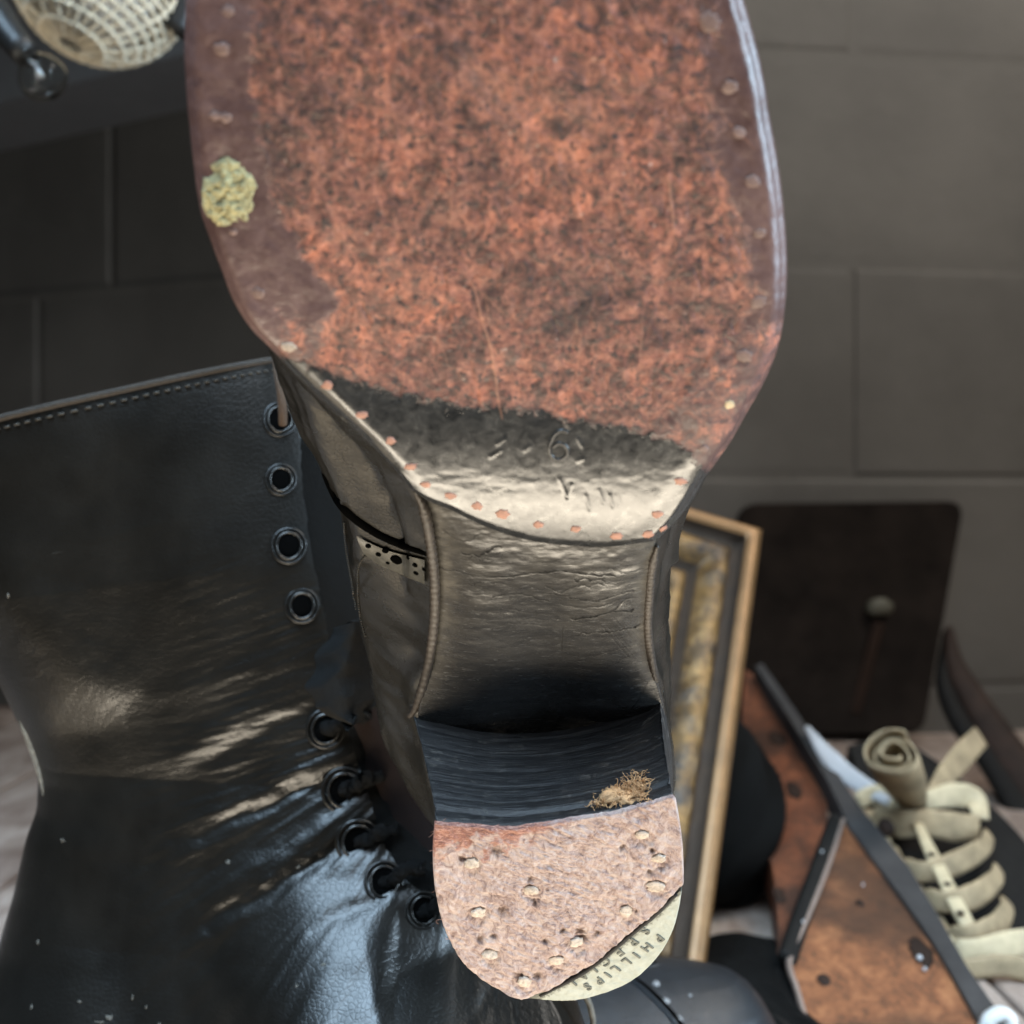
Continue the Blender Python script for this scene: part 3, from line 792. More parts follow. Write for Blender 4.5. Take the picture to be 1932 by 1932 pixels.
# stamped figure 6 : a raised rounded stroke
pts6 = smooth_curve([(1072, 815), (1058, 812), (1044, 822), (1037, 840), (1039, 857), (1050, 867), (1064, 863), (1071, 851), (1066, 840), (1054, 836), (1042, 843)], 60)
W6 = toW(lift(pts6[:, 0], pts6[:, 1], .00012))
V, f = tube(W6, .00042, 10)
O('stamped_number', V, f, m_simple('stamp_relief', (.030, .029, .028), .28, bump=.1), label='figure 6 stamped in the black waist')

# upper ----------------------------------------------------------------------------
# picture silhouettes of the upper, lifted at their own depth behind the sole
silL = lift([300+150, 505, 555, 598, 636, 655, 668, 682, 705, 722, 742, 775, 806, 835], [300, 640, 790, 880, 950, 1040, 1120, 1190, 1270, 1335, 1420, 1530, 1620, 1720], .026)
silR = lift([1380, 1380, 1330, 1292, 1276, 1269, 1267, 1267, 1262, 1258, 1264, 1272], [300, 700, 880, 980, 1030, 1100, 1180, 1260, 1330, 1400, 1460, 1530], .020)
edgeL = np.vstack([lift([p[0] for p in Lout], [p[1] for p in Lout], .0035), lift([p[0] for p in WL[3:]], [p[1] for p in WL[3:]], .0060)])
edgeR = np.vstack([lift([p[0] for p in Rout], [p[1] for p in Rout], .0035), lift([p[0] for p in WR[4:]], [p[1] for p in WR[4:]], .0060)])
def srt(A): A = A[np.argsort(A[:, 1])]; return A
edgeL, edgeR, silL, silR = map(srt, (edgeL, edgeR, silL, silR))
s_end = L_o[:, 1].max()+.004
ss = np.linspace(-.098, s_end, 300)
s_toe = edgeL[:, 1].min()
xl = np.interp(ss, edgeL[:, 1], edgeL[:, 0]); xr = np.interp(ss, edgeR[:, 1], edgeR[:, 0])
# heel part follows the heel seat
ho = srt(L_o2[:NB//2]); ho2 = srt(L_o2[NB//2:])
hm = sstep(.100, .118, ss)
cx = .006
arc = np.sqrt(np.clip(1-((ss-.150)/(s_end-.150))**2, 0, 1))
xlh = np.where(ss < .15, np.interp(ss, ho[:, 1], ho[:, 0]), cx+(np.interp(.15, ho[:, 1], ho[:, 0])-cx)*arc)
xrh = np.where(ss < .15, np.interp(ss, ho2[:, 1], ho2[:, 0]), cx+(np.interp(.15, ho2[:, 1], ho2[:, 0])-cx)*arc)
xl = xl*(1-hm)+xlh*hm; xr = xr*(1-hm)+xrh*hm
toe = np.sqrt(np.clip(1-(np.clip(-.045-ss, 0, .053)/.053)**2, 0, 1))
sl_ = np.interp(ss, silL[:, 1], silL[:, 0]); sr_ = np.interp(ss, silR[:, 1], silR[:, 0])
fore = sstep(-.01, -.03, ss)
sl_ = np.where(fore > 0, sl_*(1-fore)+(xl+.004)*fore, sl_); sr_ = np.where(fore > 0, sr_*(1-fore)+(xr-.004)*fore, sr_)
bk = sstep(.135, s_end, ss)
sl_ = sl_*(1-bk)+(xl-.003)*bk; sr_ = sr_*(1-bk)+(xr+.003)*bk
mid = (xl+xr)/2
hb = np.minimum(hs(ss)+.0062, HH+.001+0*ss)
top = np.interp(ss, [-.098, -.06, 0, .04, .08, .12, s_end], [.020, .034, .052, .075, .088, .090, .095])
NP_ = 130
phi = np.linspace(0, 1, NP_)
rows = []
for i in range(len(ss)):
    # control: sole edge -> side bulge -> top, mirrored to the other side
    ctl = np.array([[mid[i]+(xl[i]-mid[i])*.6, hb[i]+.001], [xl[i]+.0003, hb[i]+.0002], [xl[i]*.72+sl_[i]*.28, hb[i]+.006], [xl[i]*.12+sl_[i]*.88, hb[i]+.015], [sl_[i], hb[i]+.023], [sl_[i]*.93+mid[i]*.07, hb[i]+.034], [sl_[i]*.72+mid[i]*.28, hb[i]*.3+top[i]*.7], [mid[i]-(mid[i]-sl_[i])*.35, top[i]],
                    [mid[i]+(sr_[i]-mid[i])*.35, top[i]], [sr_[i]*.72+mid[i]*.28, hb[i]*.3+top[i]*.7], [sr_[i]*.93+mid[i]*.07, hb[i]+.034], [sr_[i], hb[i]+.022], [xr[i]*.2+sr_[i]*.8, hb[i]+.013], [xr[i]*.75+sr_[i]*.25, hb[i]+.005], [xr[i]-.0003, hb[i]+.0002], [mid[i]+(xr[i]-mid[i])*.6, hb[i]+.001]])
    if ss[i] < -.045:
        k = max(toe[i], .02); ctl[:, 0] = mid[i]+(ctl[:, 0]-mid[i])*min(1, k*1.0); ctl[:, 1] = hb[i]+(ctl[:, 1]-hb[i])*(.3+.7*k)
    rows.append(np.column_stack([smooth_curve(ctl, NP_), ]))
R_ = np.stack(rows)                                   # (ns, np, 2) x,h
Lu = np.stack([R_[..., 0], np.broadcast_to(ss[:, None], R_.shape[:2]), R_[..., 1]], -1)
# creases where the vamp folds, seams that stand proud
nzz = fbm(Lu[..., 1]*120, Lu[..., 2]*160, 4)*.0010
crease = np.zeros_like(nzz)
for (s0, h0, s1, h1, w, am) in [(.020, .012, .075, .030, .0012, .0010), (.028, .020, .078, .036, .0010, -.0008), (.012, .009, .070, .022, .0011, -.0010), (.035, .014, .080, .025, .0008, .0006)]:
    d, t_ = seg_dist(Lu[..., 1], Lu[..., 2]-.0, (s0, h0), (s1, h1)); crease += 1.7*am*np.exp(-(d/(w*.8))**2)
dh = Lu[..., 2]-hb[:, None]; zf = sstep(.012, .03, Lu[..., 1])*sstep(.088, .075, Lu[..., 1])
crease += zf*(.0014*np.exp(-((dh-.0045)/.0014)**2)-.0013*np.exp(-((dh-.0080)/.0010)**2)+.0006*np.exp(-((dh-.0125)/.0016)**2))
side = np.sign(Lu[..., 0]-mid[:, None])
Lu[..., 0] += side*(nzz+crease)
Vu = Lu.reshape(-1, 3)
O('upper', toW(Vu), grid_faces(len(ss), NP_), M['upper'], attrs={'loc': Vu}, label='black leather upper folding away behind the sole')
bvh_u = BVHTree.FromPolygons([tuple(p) for p in toW(Vu)], [tuple(q) for q in grid_faces(len(ss), NP_).tolist()])
def on(bvh, pts, off=.0004, n=None, fallback=.30):
    c = smooth_curve(pts, n) if n else np.array(pts, float)
    out = []
    for u, v in c:
        p, n_ = cast(bvh, u, v)
        if p is None:
            if out: out.append(out[-1]+(P(u, v, out[-1][1])-out[-1]))
            continue
        out.append(p+n_*off)
    out = np.array(out)
    if len(out) != len(c): out = smooth_curve(out, len(c))
    return out
def stitched(pts, name='stitching', bvh=None, step=2, r=.00028, mat='thread', parent=None, n=120):
    c = on(bvh or bvh_u, pts, .00015, n); mb = MB()
    for i in range(0, len(c)-step, step+1):
        V, f = tube(smooth_curve(c[i:i+step+1], 5), [r*.5, r, r, r, r*.5], 6); mb.add(V, f)
    return mb.build(name, M[mat], parent or shoe)
def beading(pts, r, name, mat, bvh, parent, n=90, off=.0):
    c = on(bvh, pts, off, n)
    for _ in range(6): c[1:-1] = (c[:-2]+2*c[1:-1]+c[2:])/4
    V, f = tube(c, r, 10); return mesh(name, V, f, M[mat], parent)
# brown-black trim rope beside the waist edge
def local_line(pts, ex, r, name, mat, n=120, wob=.0):
    c = smooth_curve(pts, n); W = toW(lift(c[:, 0], c[:, 1], ex))
    rr = r*(1+.12*np.sin(np.arange(n)*2.1))*np.interp(np.linspace(0, 1, n), [0, .1, .9, 1], [.3, 1, 1, .6])
    V, f = tube(W, rr, 10); return O(name, V, f, M[mat])
local_line([(782, 925), (800, 962), (813, 1030), (820, 1100), (818, 1180), (806, 1262), (786, 1330), (772, 1352)], .0052, .0011, 'welt', 'welt')
local_line([(1240, 1030), (1230, 1070), (1226, 1110), (1222, 1180), (1228, 1240), (1240, 1300)], .0062, .0010, 'welt', 'welt')
stitched([(650, 985), (652, 1030), (662, 1090), (672, 1150)])
stitched([(712, 1030), (680, 1060), (676, 1110), (680, 1160), (690, 1200)])
stitched([(700, 1048), (730, 1068), (765, 1085), (800, 1098)])
# brogue band with punched holes: sits on the upper
band = on(bvh_u, [(674, 1008), (700, 1022), (740, 1038), (804, 1054)], .0005, 40)
band2 = on(bvh_u, [(688, 1042), (720, 1064), (760, 1081), (804, 1100)], .0005, 40)
G = np.stack([band*(1-q)+band2*q-np.array([0, .0006*math.sin(math.pi*q), 0]) for q in np.linspace(0, 1, 12)])
gf = grid_faces(12, 40)
O('brogue_band', G.reshape(-1, 3), gf, m_simple('brogue_band_worn', (.06, .058, .05), .33, var=.5, scale=500))
bvh_g = BVHTree.FromPolygons([tuple(p) for p in G.reshape(-1, 3)], [tuple(q) for q in gf.tolist()])
for u, v, r in [(748, 1056, 13), (783, 1066, 6), (785, 1081, 6), (714, 1046, 6), (727, 1039, 7), (695, 1030, 6), (800, 1074, 5), (770, 1052, 5), (732, 1062, 4)]:
    p, n_ = cast(bvh_g, u, v)
    if p is None: continue
    rr = r/F*p[1]
    V, f = disc(p+n_*.0001, n_, rr, rr*.8, .0001, rough=.04); O('punch_hole', V, f, M['hole'])
# black tube painted as the shadow line where the vamp overlaps the quarter
c = on(bvh_u, [(598, 872), (625, 925), (662, 972), (715, 1008), (765, 1030), (806, 1046)], -.0004, 60)
for _ in range(8): c[1:-1] = (c[:-2]+2*c[1:-1]+c[2:])/4
V, f = tube(c, np.interp(np.linspace(0, 1, 60), [0, .2, .8, 1], [.0006, .0014, .0013, .0008]), 10); O('vamp_edge_shadow', V, f, M['hole'])

# ------------------------------------------------------------------ upright lace-up boot on the left
boot = thing('lace_up_boot', 'tall black leather lace-up boot standing upright at the left with creased shaft', 'boot', (-.10, .40, TABLE))
Rb = [(690, 610), (800, 640), (900, 662), (1000, 682), (1100, 700), (1200, 716), (1300, 735), (1400, 772), (1500, 815), (1600, 872), (1680, 935), (1740, 1000), (1790, 1055), (1840, 1092), (1900, 1112), (1960, 1120), (2050, 1126), (2150, 1126), (2230, 1110)]
Lb = [(690, -165), (825, -150), (1000, -95), (1100, -52), (1180, -22), (1240, 0), (1300, 22), (1400, 62), (1480, 86), (1540, 83), (1600, 62), (1700, 42), (1800, 15), (1870, -15), (1950, -40), (2050, -48), (2150, -40), (2230, -25)]
NRb, NCb = 420, 560
def smin(a, b, p=7): return a*b/((a**p+b**p)**(1/p)+1e-9)
vrow = np.linspace(764, 2195, NRb)
phi = np.linspace(0, 2*np.pi, NCb, endpoint=False)
Ub = np.zeros((NRb, NCb)); Vb = np.zeros((NRb, NCb)); Db = np.zeros((NRb, NCb)); 
Rv = interp(Rb, vrow); Lv = interp(Lb, vrow)
for _ in range(8):
    Rv[1:-1] = (Rv[:-2]+2*Rv[1:-1]+Rv[2:])/4; Lv[1:-1] = (Lv[:-2]+2*Lv[1:-1]+Lv[2:])/4
cph = np.cos(phi); sph = np.sin(phi)
Wd = np.interp(vrow, [700, 1100, 1450, 1600, 1750, 1900, 2100, 2200], [.047, .043, .033, .036, .042, .050, .057, .055])
for i in range(NRb):
    tau_ = (np.sign(cph)*np.abs(cph)**.92+1)/2
    u = Lv[i]+(Rv[i]-Lv[i])*tau_
    slope = -.235*(1-sstep(900, 1350, vrow[i]))
    v = vrow[i]+slope*(u-270)+0*u
    dc = .402-.042*np.clip((u-300)/820, 0, 1)**1.3
    toe_n = 1-.35*np.clip((u-700)/420, 0, 1)**2*sstep(1500, 1800, vrow[i])
    Ub[i] = u; Vb[i] = v
    vr_ = np.interp(u, [610, 700, 772, 872, 935, 1000, 1055, 1092, 1112, 1130], [690, 1100, 1400, 1600, 1680, 1740, 1790, 1840, 1900, 2050])
    dl = np.clip((vrow[i]-vr_)/520, 0, 1); cs2 = dl**.72; bl_ = sstep(480, 800, u)*sstep(1450, 1750, vrow[i])
    Db[i] = dc-Wd[i]*toe_n*np.sign(sph)*smin(np.abs(sph)**.8, cs2*bl_+1.3*(1-bl_)+.02)
dcg = .402-.042*np.clip((Ub-300)/820, 0, 1)**1.3
X = (Ub-966)/F*dcg; Z = CZ+(966-Vb)/F*.385; Y = Db
# folds
def pic(X, Y, Z): return 966+X/Y*F, 966-(Z-CZ)/Y*F
pu, pv = pic(X, Y, Z)
disp = np.zeros_like(X)
front = (sph > 0)[None, :]
folds = [([(705, 1395), (600, 1440), (480, 1490), (380, 1540)], 17, .0030), ([(720, 1428), (600, 1480), (470, 1535), (330, 1590)], 11, -.0026), ([(690, 1452), (560, 1510), (430, 1570), (300, 1650)], 8, .0012),
         ([(735, 1500), (640, 1560), (520, 1625), (380, 1720)], 22, .0034), ([(760, 1540), (650, 1600), (500, 1690), (400, 1740)], 12, -.0032), ([(640, 1625), (560, 1670), (440, 1740), (330, 1800)], 9, .0014),
         ([(790, 1640), (690, 1700), (600, 1745)], 10, -.0018), ([(800, 1760), (700, 1800), (560, 1850), (420, 1930)], 26, .0009), ([(850, 1790), (770, 1840), (700, 1932)], 12, -.0009), ([(930, 1850), (880, 1932)], 9, -.0009),
         ([(600, 1290), (480, 1340), (380, 1400), (330, 1440)], 15, .0018), ([(620, 1330), (500, 1380), (400, 1430)], 9, -.0014),
         ([(-20, 1090), (60, 1170), (140, 1260), (240, 1335)], 40, .0040), ([(60, 1400), (180, 1380), (300, 1350)], 30, -.0030), ([(250, 1000), (300, 1200), (330, 1350)], 60, -.0030), ([(560, 1240), (420, 1280), (300, 1320)], 12, .0010),
         ([(300, 1760), (420, 1700), (500, 1650)], 40, -.0015), ([(100, 1600), (200, 1750), (330, 1900)], 70, -.0015)]
for pts, w, am in folds:
    c = smooth_curve(pts, 14); w = w*1.45; d = poly_dist(pu+fbm(pu/50, pv/50)*14, pv+fbm(pu/40+5, pv/40)*10, c)
    L_ = np.hypot(*(c[-1]-c[0])); e0 = np.clip(((pu-c[-1][0])*(c[0][0]-c[-1][0])+(pv-c[-1][1])*(c[0][1]-c[-1][1]))/L_**2, 0, 1)
    disp += .45*am*np.exp(-(d/(w*1.1))**2)*(np.sin(np.pi*np.clip(e0*.86+.07, 0, 1))**.7)
# fine directional crease field radiating from the lacing
ang = np.arctan2(pv-1320, 900-pu)
zone = sstep(1280, 1450, pv)*sstep(180, 420, pu)
zone = zone*(1-.7*sstep(1600, 1750, pv)*sstep(500, 700, pu)); disp += zone*(fbm(ang*26, (900-pu)/160, 4))*.0006+zone*fbm(ang*70, (900-pu)/90, 3)*.00030
zone2 = sstep(1000, 1150, pv)*sstep(1500, 1350, pv)*sstep(250, 450, pu)
disp += zone2*fbm((pu*.35+pv)/9, pu/90, 3)*.0003
disp += fbm(pu/160, pv/160, 2)*.0009
disp += .019*np.clip((pv-1600)/380, 0, 1.3)*sstep(330, 640, pu)
disp *= front*np.clip(sph*2.5, 0, 1)[None, :]
Y2 = Y-disp; Z2 = Z+disp*.35*sstep(1500, 1800, vrow)[:, None]
Vboot = np.stack([X, Y2, np.maximum(Z2, TABLE+.012)], -1)
bf = grid_faces(NRb, NCb, True)
mesh('shaft_and_vamp', Vboot.reshape(-1, 3), bf, M['boot'], boot)
bvh_b = BVHTree.FromPolygons([tuple(p) for p in Vboot.reshape(-1, 3)], [tuple(q) for q in bf.tolist()])
# inner wall of the shaft + rolled stitched top edge
top = Vboot[0]; cen_ = top.mean(0)
ins = [top+np.array([0, 0, .0004])+(cen_-top)*.03, top+(cen_-top)*.08-np.array([0, 0, .002]), top+(cen_-top)*.30-np.array([0, 0, .05])]
Vi = np.vstack([top]+ins); mesh('lining', Vi, grid_faces(4, NCb, True), M['lining'], boot)
V, f = tube(top[::6]+np.array([0, 0, .0002]), .0011, 8, closed=True); mesh('top_binding', V, f, m_simple('worn_top_edge', (.022, .015, .009), .7, var=.6, scale=800, bump=1), boot)
mb = MB()
for i in range(0, NCb, 4):
    p = Vboot[5, i]; q = Vboot[5, (i+2) % NCb]; o_ = np.array([0, -.0003*np.sign(sph[i]+.001), 0])
    V, f = tube(np.array([p+o_, (p+q)/2+o_*1.8, q+o_]), .0004, 5); mb.add(V, f)
mb.build('top_stitching', M['thread'], boot)
# sole and heel of the boot
bot = Vboot[-1]; cb = bot.mean(0)
o_ = (bot-cb); o_[:, 2] = 0; o_ /= np.linalg.norm(o_, axis=1)[:, None]
bot = bot.copy(); bot[:, 2] = TABLE+.0125
rr_ = [bot-o_*.01, bot+o_*.003, bot+o_*.0035-np.array([0, 0, .004]), bot+o_*.002-np.array([0, 0, .0075])]
def flat(a, z): a = a.copy(); a[:, 2] = z; return a
rr_.append(flat(bot+o_*.001, TABLE+.0005)); rr_.append(flat(bot-o_*.03, TABLE+.0005))
mesh('sole', np.vstack(rr_), grid_faces(len(rr_), NCb, True), M['black'], boot)
# back strip edge (light cut edge of the backstay)
c3 = [(-14, 1185), (2, 1240), (28, 1300), (52, 1370), (70, 1430), (84, 1490), (88, 1520)]
c = smooth_curve(c3, 60); W = P(c[:, 0]-2, c[:, 1], .385)
rr2 = np.interp(np.linspace(0, 1, 60), [0, .15, .6, 1], [.0006, .0016, .0018, .0004])
V, f = tube(W, rr2, 10); mesh('backstay_edge', V, f, M['strip'], boot)
# matt black strip put in as the shade along the front edge, between the eyelets and the front of the shaft
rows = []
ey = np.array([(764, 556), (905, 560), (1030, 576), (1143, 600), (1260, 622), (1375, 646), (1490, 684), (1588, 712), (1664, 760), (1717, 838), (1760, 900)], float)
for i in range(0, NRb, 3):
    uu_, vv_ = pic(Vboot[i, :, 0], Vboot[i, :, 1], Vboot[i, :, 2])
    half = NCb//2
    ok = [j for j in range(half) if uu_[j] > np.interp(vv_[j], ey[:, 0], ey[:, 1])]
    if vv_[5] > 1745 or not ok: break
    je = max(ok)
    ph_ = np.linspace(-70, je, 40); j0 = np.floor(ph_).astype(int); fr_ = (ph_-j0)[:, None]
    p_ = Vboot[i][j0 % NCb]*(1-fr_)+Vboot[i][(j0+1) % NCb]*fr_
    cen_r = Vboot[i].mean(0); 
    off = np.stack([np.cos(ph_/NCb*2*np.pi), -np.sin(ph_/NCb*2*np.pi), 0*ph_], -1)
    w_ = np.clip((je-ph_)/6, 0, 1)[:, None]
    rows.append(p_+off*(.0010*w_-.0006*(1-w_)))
mesh('lacing_shade', np.vstack(rows), grid_faces(len(rows), 40), M['darkfill'], boot, label='matt black strip put in as the deep shade along the front lacing edge')
# eyelets and laces
eye = [(528, 792, 24, .5), (530, 905, 22, .6), (545, 1030, 25, .8), (570, 1143, 24, .8), (614, 1375, 27, 1), (648, 1490, 31, 1), (675, 1588, 31, 1), (724, 1664, 28, 1), (799, 1717, 25, 1)]
epos = []
for (u, v, r, k) in eye:
    p, n_ = cast(bvh_b, u, v)
    if p is None: p = P(u, v, .37); n_ = np.array([0, -1., 0])
    n_ = n_*.55+np.array([.15, -.8, .15])*.45; n_ /= np.linalg.norm(n_)
    a_, b_, _n = frame_from(n_); p = p+n_*.0008; epos.append((p, n_))
    rr = r/F*p[1]
    t_ = np.linspace(0, 2*np.pi, 36, endpoint=False)
    ringp = p+np.cos(t_)[:, None]*a_*rr*.92+np.sin(t_)[:, None]*b_*rr
    V, f = tube(ringp, rr*.105, 10, closed=True)
    e_ = mesh('eyelet', V, f, M['steel'], boot)
    V, f = disc(p-n_*.0004, n_, rr*.84, rr*.92, .0003, rough=0); mesh('eyelet_hole', V, f, M['hole'], e_)
    ringo = p-n_*.0006+np.cos(t_)[:, None]*a_*rr*1.25+np.sin(t_)[:, None]*b_*rr*1.3
    V, f = tube(ringo, rr*.13, 8, closed=True); mesh('leather_rim', V, f, M['boot'], e_)
def frayed(pts, r, name, mat, parent, n=46):
    c = smooth_curve(pts, n); c = c+rng.normal(0, r*.12, c.shape)
    mb = MB(); V, f = tube(c, r*(1+.25*np.interp(np.arange(n), np.arange(0, n+6, 6), rng.normal(0, 1, len(np.arange(0, n+6, 6))))), 9); mb.add(V, f)
    for k in range(70):
        i = rng.integers(2, n-2); d = rng.normal(0, 1, 3); d /= np.linalg.norm(d); p0 = c[i]+d*r*.8
        V, f = tube(np.array([p0, p0+d*r*.35+rng.normal(0, r*.2, 3), p0+d*r*.4+rng.normal(0, r*.5, 3)]), [.00009, .00007, .00004], 4); mb.add(V, f)
    return mb.build(name, mat, parent)
for i in range(4, 9):
    p, n_ = epos[i]
    q = p+np.array([.0115, .000, .004])*(1.0 if i < 8 else .6)
    frayed([p-n_*.001, p+n_*.0012+np.array([.003, 0, .0008]), (p+q)/2+n_*.0025+np.array([0, 0, .0015]), q+n_*.0005], .0019, 'lace', M['lace'], boot)
# brown lace strand pulled up from the top eyelet
W = P([534, 533, 529, 524, 522, 524], [800, 770, 730, 700, 660, 600], [.352, .349, .348, .350, .352, .356])
V, f = tube(smooth_curve(W, 40), .0013, 8); mesh('lace', V, f, M['lacebr'], boot, label='brown lace end rising from the top eyelet')
# pale scuffs low on the boot
mb = MB()
for u, v, a_, b_ in [(430, 1626, 6, 3), (562, 1636, 4, 3), (206, 1920, 6, 4), (190, 1928, 9, 2), (106, 1952, 8, 5), (84, 1962, 9, 2), (52, 1946, 3, 7), (35, 1955, 3, 8), (60, 1900, 3, 4), (250, 1882, 2, 5), (276, 1900, 2, 3), (72, 1778, 3, 5), (118, 1585, 5, 3), (300, 1932, 3, 2), (15, 1125, 3, 4), (560, 1860, 3, 4), (150, 1890, 4, 2), (610, 1820, 5, 3)]:
    p, n_ = cast(bvh_b, u, v)
    if p is None: continue
    V, f = disc(p, n_, a_/F*.36, b_/F*.36, .0001, rough=.35, seg=12); mesh('scuff_mark', V, f, M['scuff'], boot)
# lacing facings / tongue
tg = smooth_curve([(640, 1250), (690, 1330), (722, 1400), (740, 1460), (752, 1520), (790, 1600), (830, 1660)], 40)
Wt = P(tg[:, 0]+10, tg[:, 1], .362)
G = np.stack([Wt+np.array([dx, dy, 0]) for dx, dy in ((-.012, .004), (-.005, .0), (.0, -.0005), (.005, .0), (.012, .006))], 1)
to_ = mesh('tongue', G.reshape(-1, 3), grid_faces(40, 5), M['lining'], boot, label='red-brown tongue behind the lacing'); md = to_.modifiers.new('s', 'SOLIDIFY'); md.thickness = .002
# crumpled black pull tab hanging over the lacing
us, vs = np.meshgrid(np.linspace(0, 1, 60), np.linspace(0, 1, 60))
l_ = np.interp(vs, [0, .3, .6, .8, 1], [628, 596, 580, 592, 655])+6*np.sin(vs*19); r_ = np.interp(vs, [0, .5, .8, 1], [690, 712, 722, 690])
uu = l_+(r_-l_)*us; vv = 1185+vs*190-us*18+us*(1-us)*0
vv = np.where(vs > .75, vv+(vs-.75)*(-40+150*us*(1-us)), vv)
dep = .336+.004*np.cos(us*5+vs*2)+fbm(us*3, vs*4, 2)*.0025+.010*(us-.5)**2*4*.3
W = P(uu, vv, dep)
tb = mesh('pull_tab', W.reshape(-1, 3), grid_faces(60, 60), m_simple('tab_black_crumbled', (.004, .0038, .0035), .8, var=.5, scale=900, bump=1, bd=.0007, spec=.22), boot, label='crumpled black cloth tab hanging over the lacing')
md = tb.modifiers.new('s', 'SOLIDIFY'); md.thickness = .003; md.offset = 1
# welt seam round the boot toe, right end of the vamp
c = smooth_curve([(1092, 1862), (1108, 1885), (1117, 1915), (1119, 1950), (1112, 2000)], 40)
V, f = tube(P(c[:, 0], c[:, 1], .345), .0009, 8); mesh('toe_piping', V, f, M['strip'], boot)

# ------------------------------------------------------------------ brogue shoe behind, bottom right
bs = thing('brogue_shoe', 'low black brogue shoe with punched toe, half hidden below the gilt frame', 'shoe', (.05, .46, TABLE))
R3 = [(1826, 1240), (1829, 1300), (1836, 1345), (1850, 1390), (1872, 1418), (1900, 1440), (1950, 1468), (2000, 1478), (2050, 1480)]
L3 = [(1826, 1060), (1830, 960), (1840, 880), (1850, 820), (1900, 760), (2050, 740)]
vr = np.r_[np.linspace(1826, 1850, 30), np.linspace(1852, 2020, 60)]
ph = np.linspace(0, 2*np.pi, 200, endpoint=False); V3 = []
for v in vr:
    Lx, Rx = interp(L3, v), interp(R3, v); w = .036*min(1, math.sqrt((v-1825)/70))
    u = Lx+(Rx-Lx)*(np.sign(np.cos(ph))*np.abs(np.cos(ph))**.9+1)/2
    x = (u-966)/F*.455; V3.append(np.stack([x, .455-w*np.sign(np.sin(ph))*np.abs(np.sin(ph))**.85, 0*u+CZ+(966-v)/F*.45], -1))
V3 = np.stack(V3); top3 = V3[0].mean(0)
Va = np.vstack([V3.reshape(-1, 3), top3[None]+np.array([0, 0, .0003])]); f3 = grid_faces(len(vr), 200, True).tolist()+[(i, (i+1) % 200, len(Va)-1) for i in range(200)]
mesh('toe_and_vamp', Va, f3, M['brogue'], bs)
bvh3 = BVHTree.FromPolygons([tuple(p) for p in Va], f3)
beading([(1190, 1842), (1225, 1868), (1262, 1905), (1290, 1940), (1305, 1960)], .0009, 'toe_seam', 'hole', bvh3, bs, 50, .0002)
beading([(1182, 1842), (1217, 1870), (1254, 1907), (1282, 1942), (1297, 1962)], .0006, 'toe_seam_lip', 'brogue', bvh3, bs, 50, .0005)
for u, v, r in [(1238, 1856, 7), (1257, 1889, 7), (1279, 1924, 9), (1302, 1878, 3.5)]:
    p, n_ = cast(bvh3, u, v)
    if p is None: continue
    V, f = disc(p, n_, r/F*p[1], None, .0004, rough=.03); mesh('punch_glint', V, f, m_simple('punch_glint_grey', (.22, .22, .22), .4) if 'pm' not in M else M['pm'], bs)  # grey discs painting the glints off the punched holes
bt = V3[-1].copy(); rr_ = [flat(bt, bt[0, 2]), flat(bt, TABLE+.014), flat(bt*1.0+(bt-bt.mean(0))*.06, TABLE+.012), flat(bt+(bt-bt.mean(0))*.06, TABLE+.0005), flat(bt*.2+bt.mean(0)*.8, TABLE+.0005)]
mesh('sole', np.vstack(rr_), grid_faces(5, 200, True), M['black'], bs)

# ------------------------------------------------------------------ gilt picture frame
Bt = P(1316, 1905, .505); Tp = P(1433, 1008, .66)
up = Tp-Bt; H_ = np.linalg.norm(up); up /= H_
left = np.array([-up[2], 0, up[0]]); left -= up*(left@up); left /= np.linalg.norm(left)
if left[0] > 0: left = -left
nf = np.cross(left, up); nf = nf if nf[1] < 0 else -nf
fr = thing('picture_frame', 'worn gilt picture frame leaning back behind the held shoe', 'picture frame', tuple(Bt))
Wf = .165
prof = [(0, -.012, 0), (0, .004, 0), (.002, .007, 0), (.0052, .0085, 0), (.0085, .006, 0), (.0095, .000, 1), (.0145, -.001, 1), (.0165, .003, 2), (.021, .0035, 2), (.026, .001, 2), (.030, -.0025, 2), (.0325, -.006, 3), (.035, -.007, 3), (.037, -.003, 4), (.040, -.0015, 4), (.0435, -.004, 4), (.045, -.009, 5), (.048, -.012, 5)]
def corner(off, z):   # four mitred corners at inset off, height z
    return [Bt+left*off+up*off+nf*z, Bt+left*(Wf-off)+up*off+nf*z, Bt+left*(Wf-off)+up*(H_-off)+nf*z, Bt+left*off+up*(H_-off)+nf*z]
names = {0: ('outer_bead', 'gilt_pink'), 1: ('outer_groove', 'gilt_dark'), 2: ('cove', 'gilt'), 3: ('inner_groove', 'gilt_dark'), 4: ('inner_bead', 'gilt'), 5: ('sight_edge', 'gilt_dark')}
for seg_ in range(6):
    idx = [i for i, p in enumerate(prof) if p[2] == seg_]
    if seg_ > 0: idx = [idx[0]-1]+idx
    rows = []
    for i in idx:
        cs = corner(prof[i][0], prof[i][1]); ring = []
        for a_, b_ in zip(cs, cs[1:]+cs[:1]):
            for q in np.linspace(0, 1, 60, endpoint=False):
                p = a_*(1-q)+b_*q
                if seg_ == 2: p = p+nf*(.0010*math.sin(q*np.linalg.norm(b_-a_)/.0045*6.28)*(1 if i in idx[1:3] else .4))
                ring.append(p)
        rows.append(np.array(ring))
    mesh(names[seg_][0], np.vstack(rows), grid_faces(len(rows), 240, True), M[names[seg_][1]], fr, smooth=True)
cs = np.array(corner(.044, -.0105)); mesh('picture', np.vstack([cs, cs-nf*.002]), [(0, 1, 2, 3), (7, 6, 5, 4)], M['canvas'], fr, smooth=False)
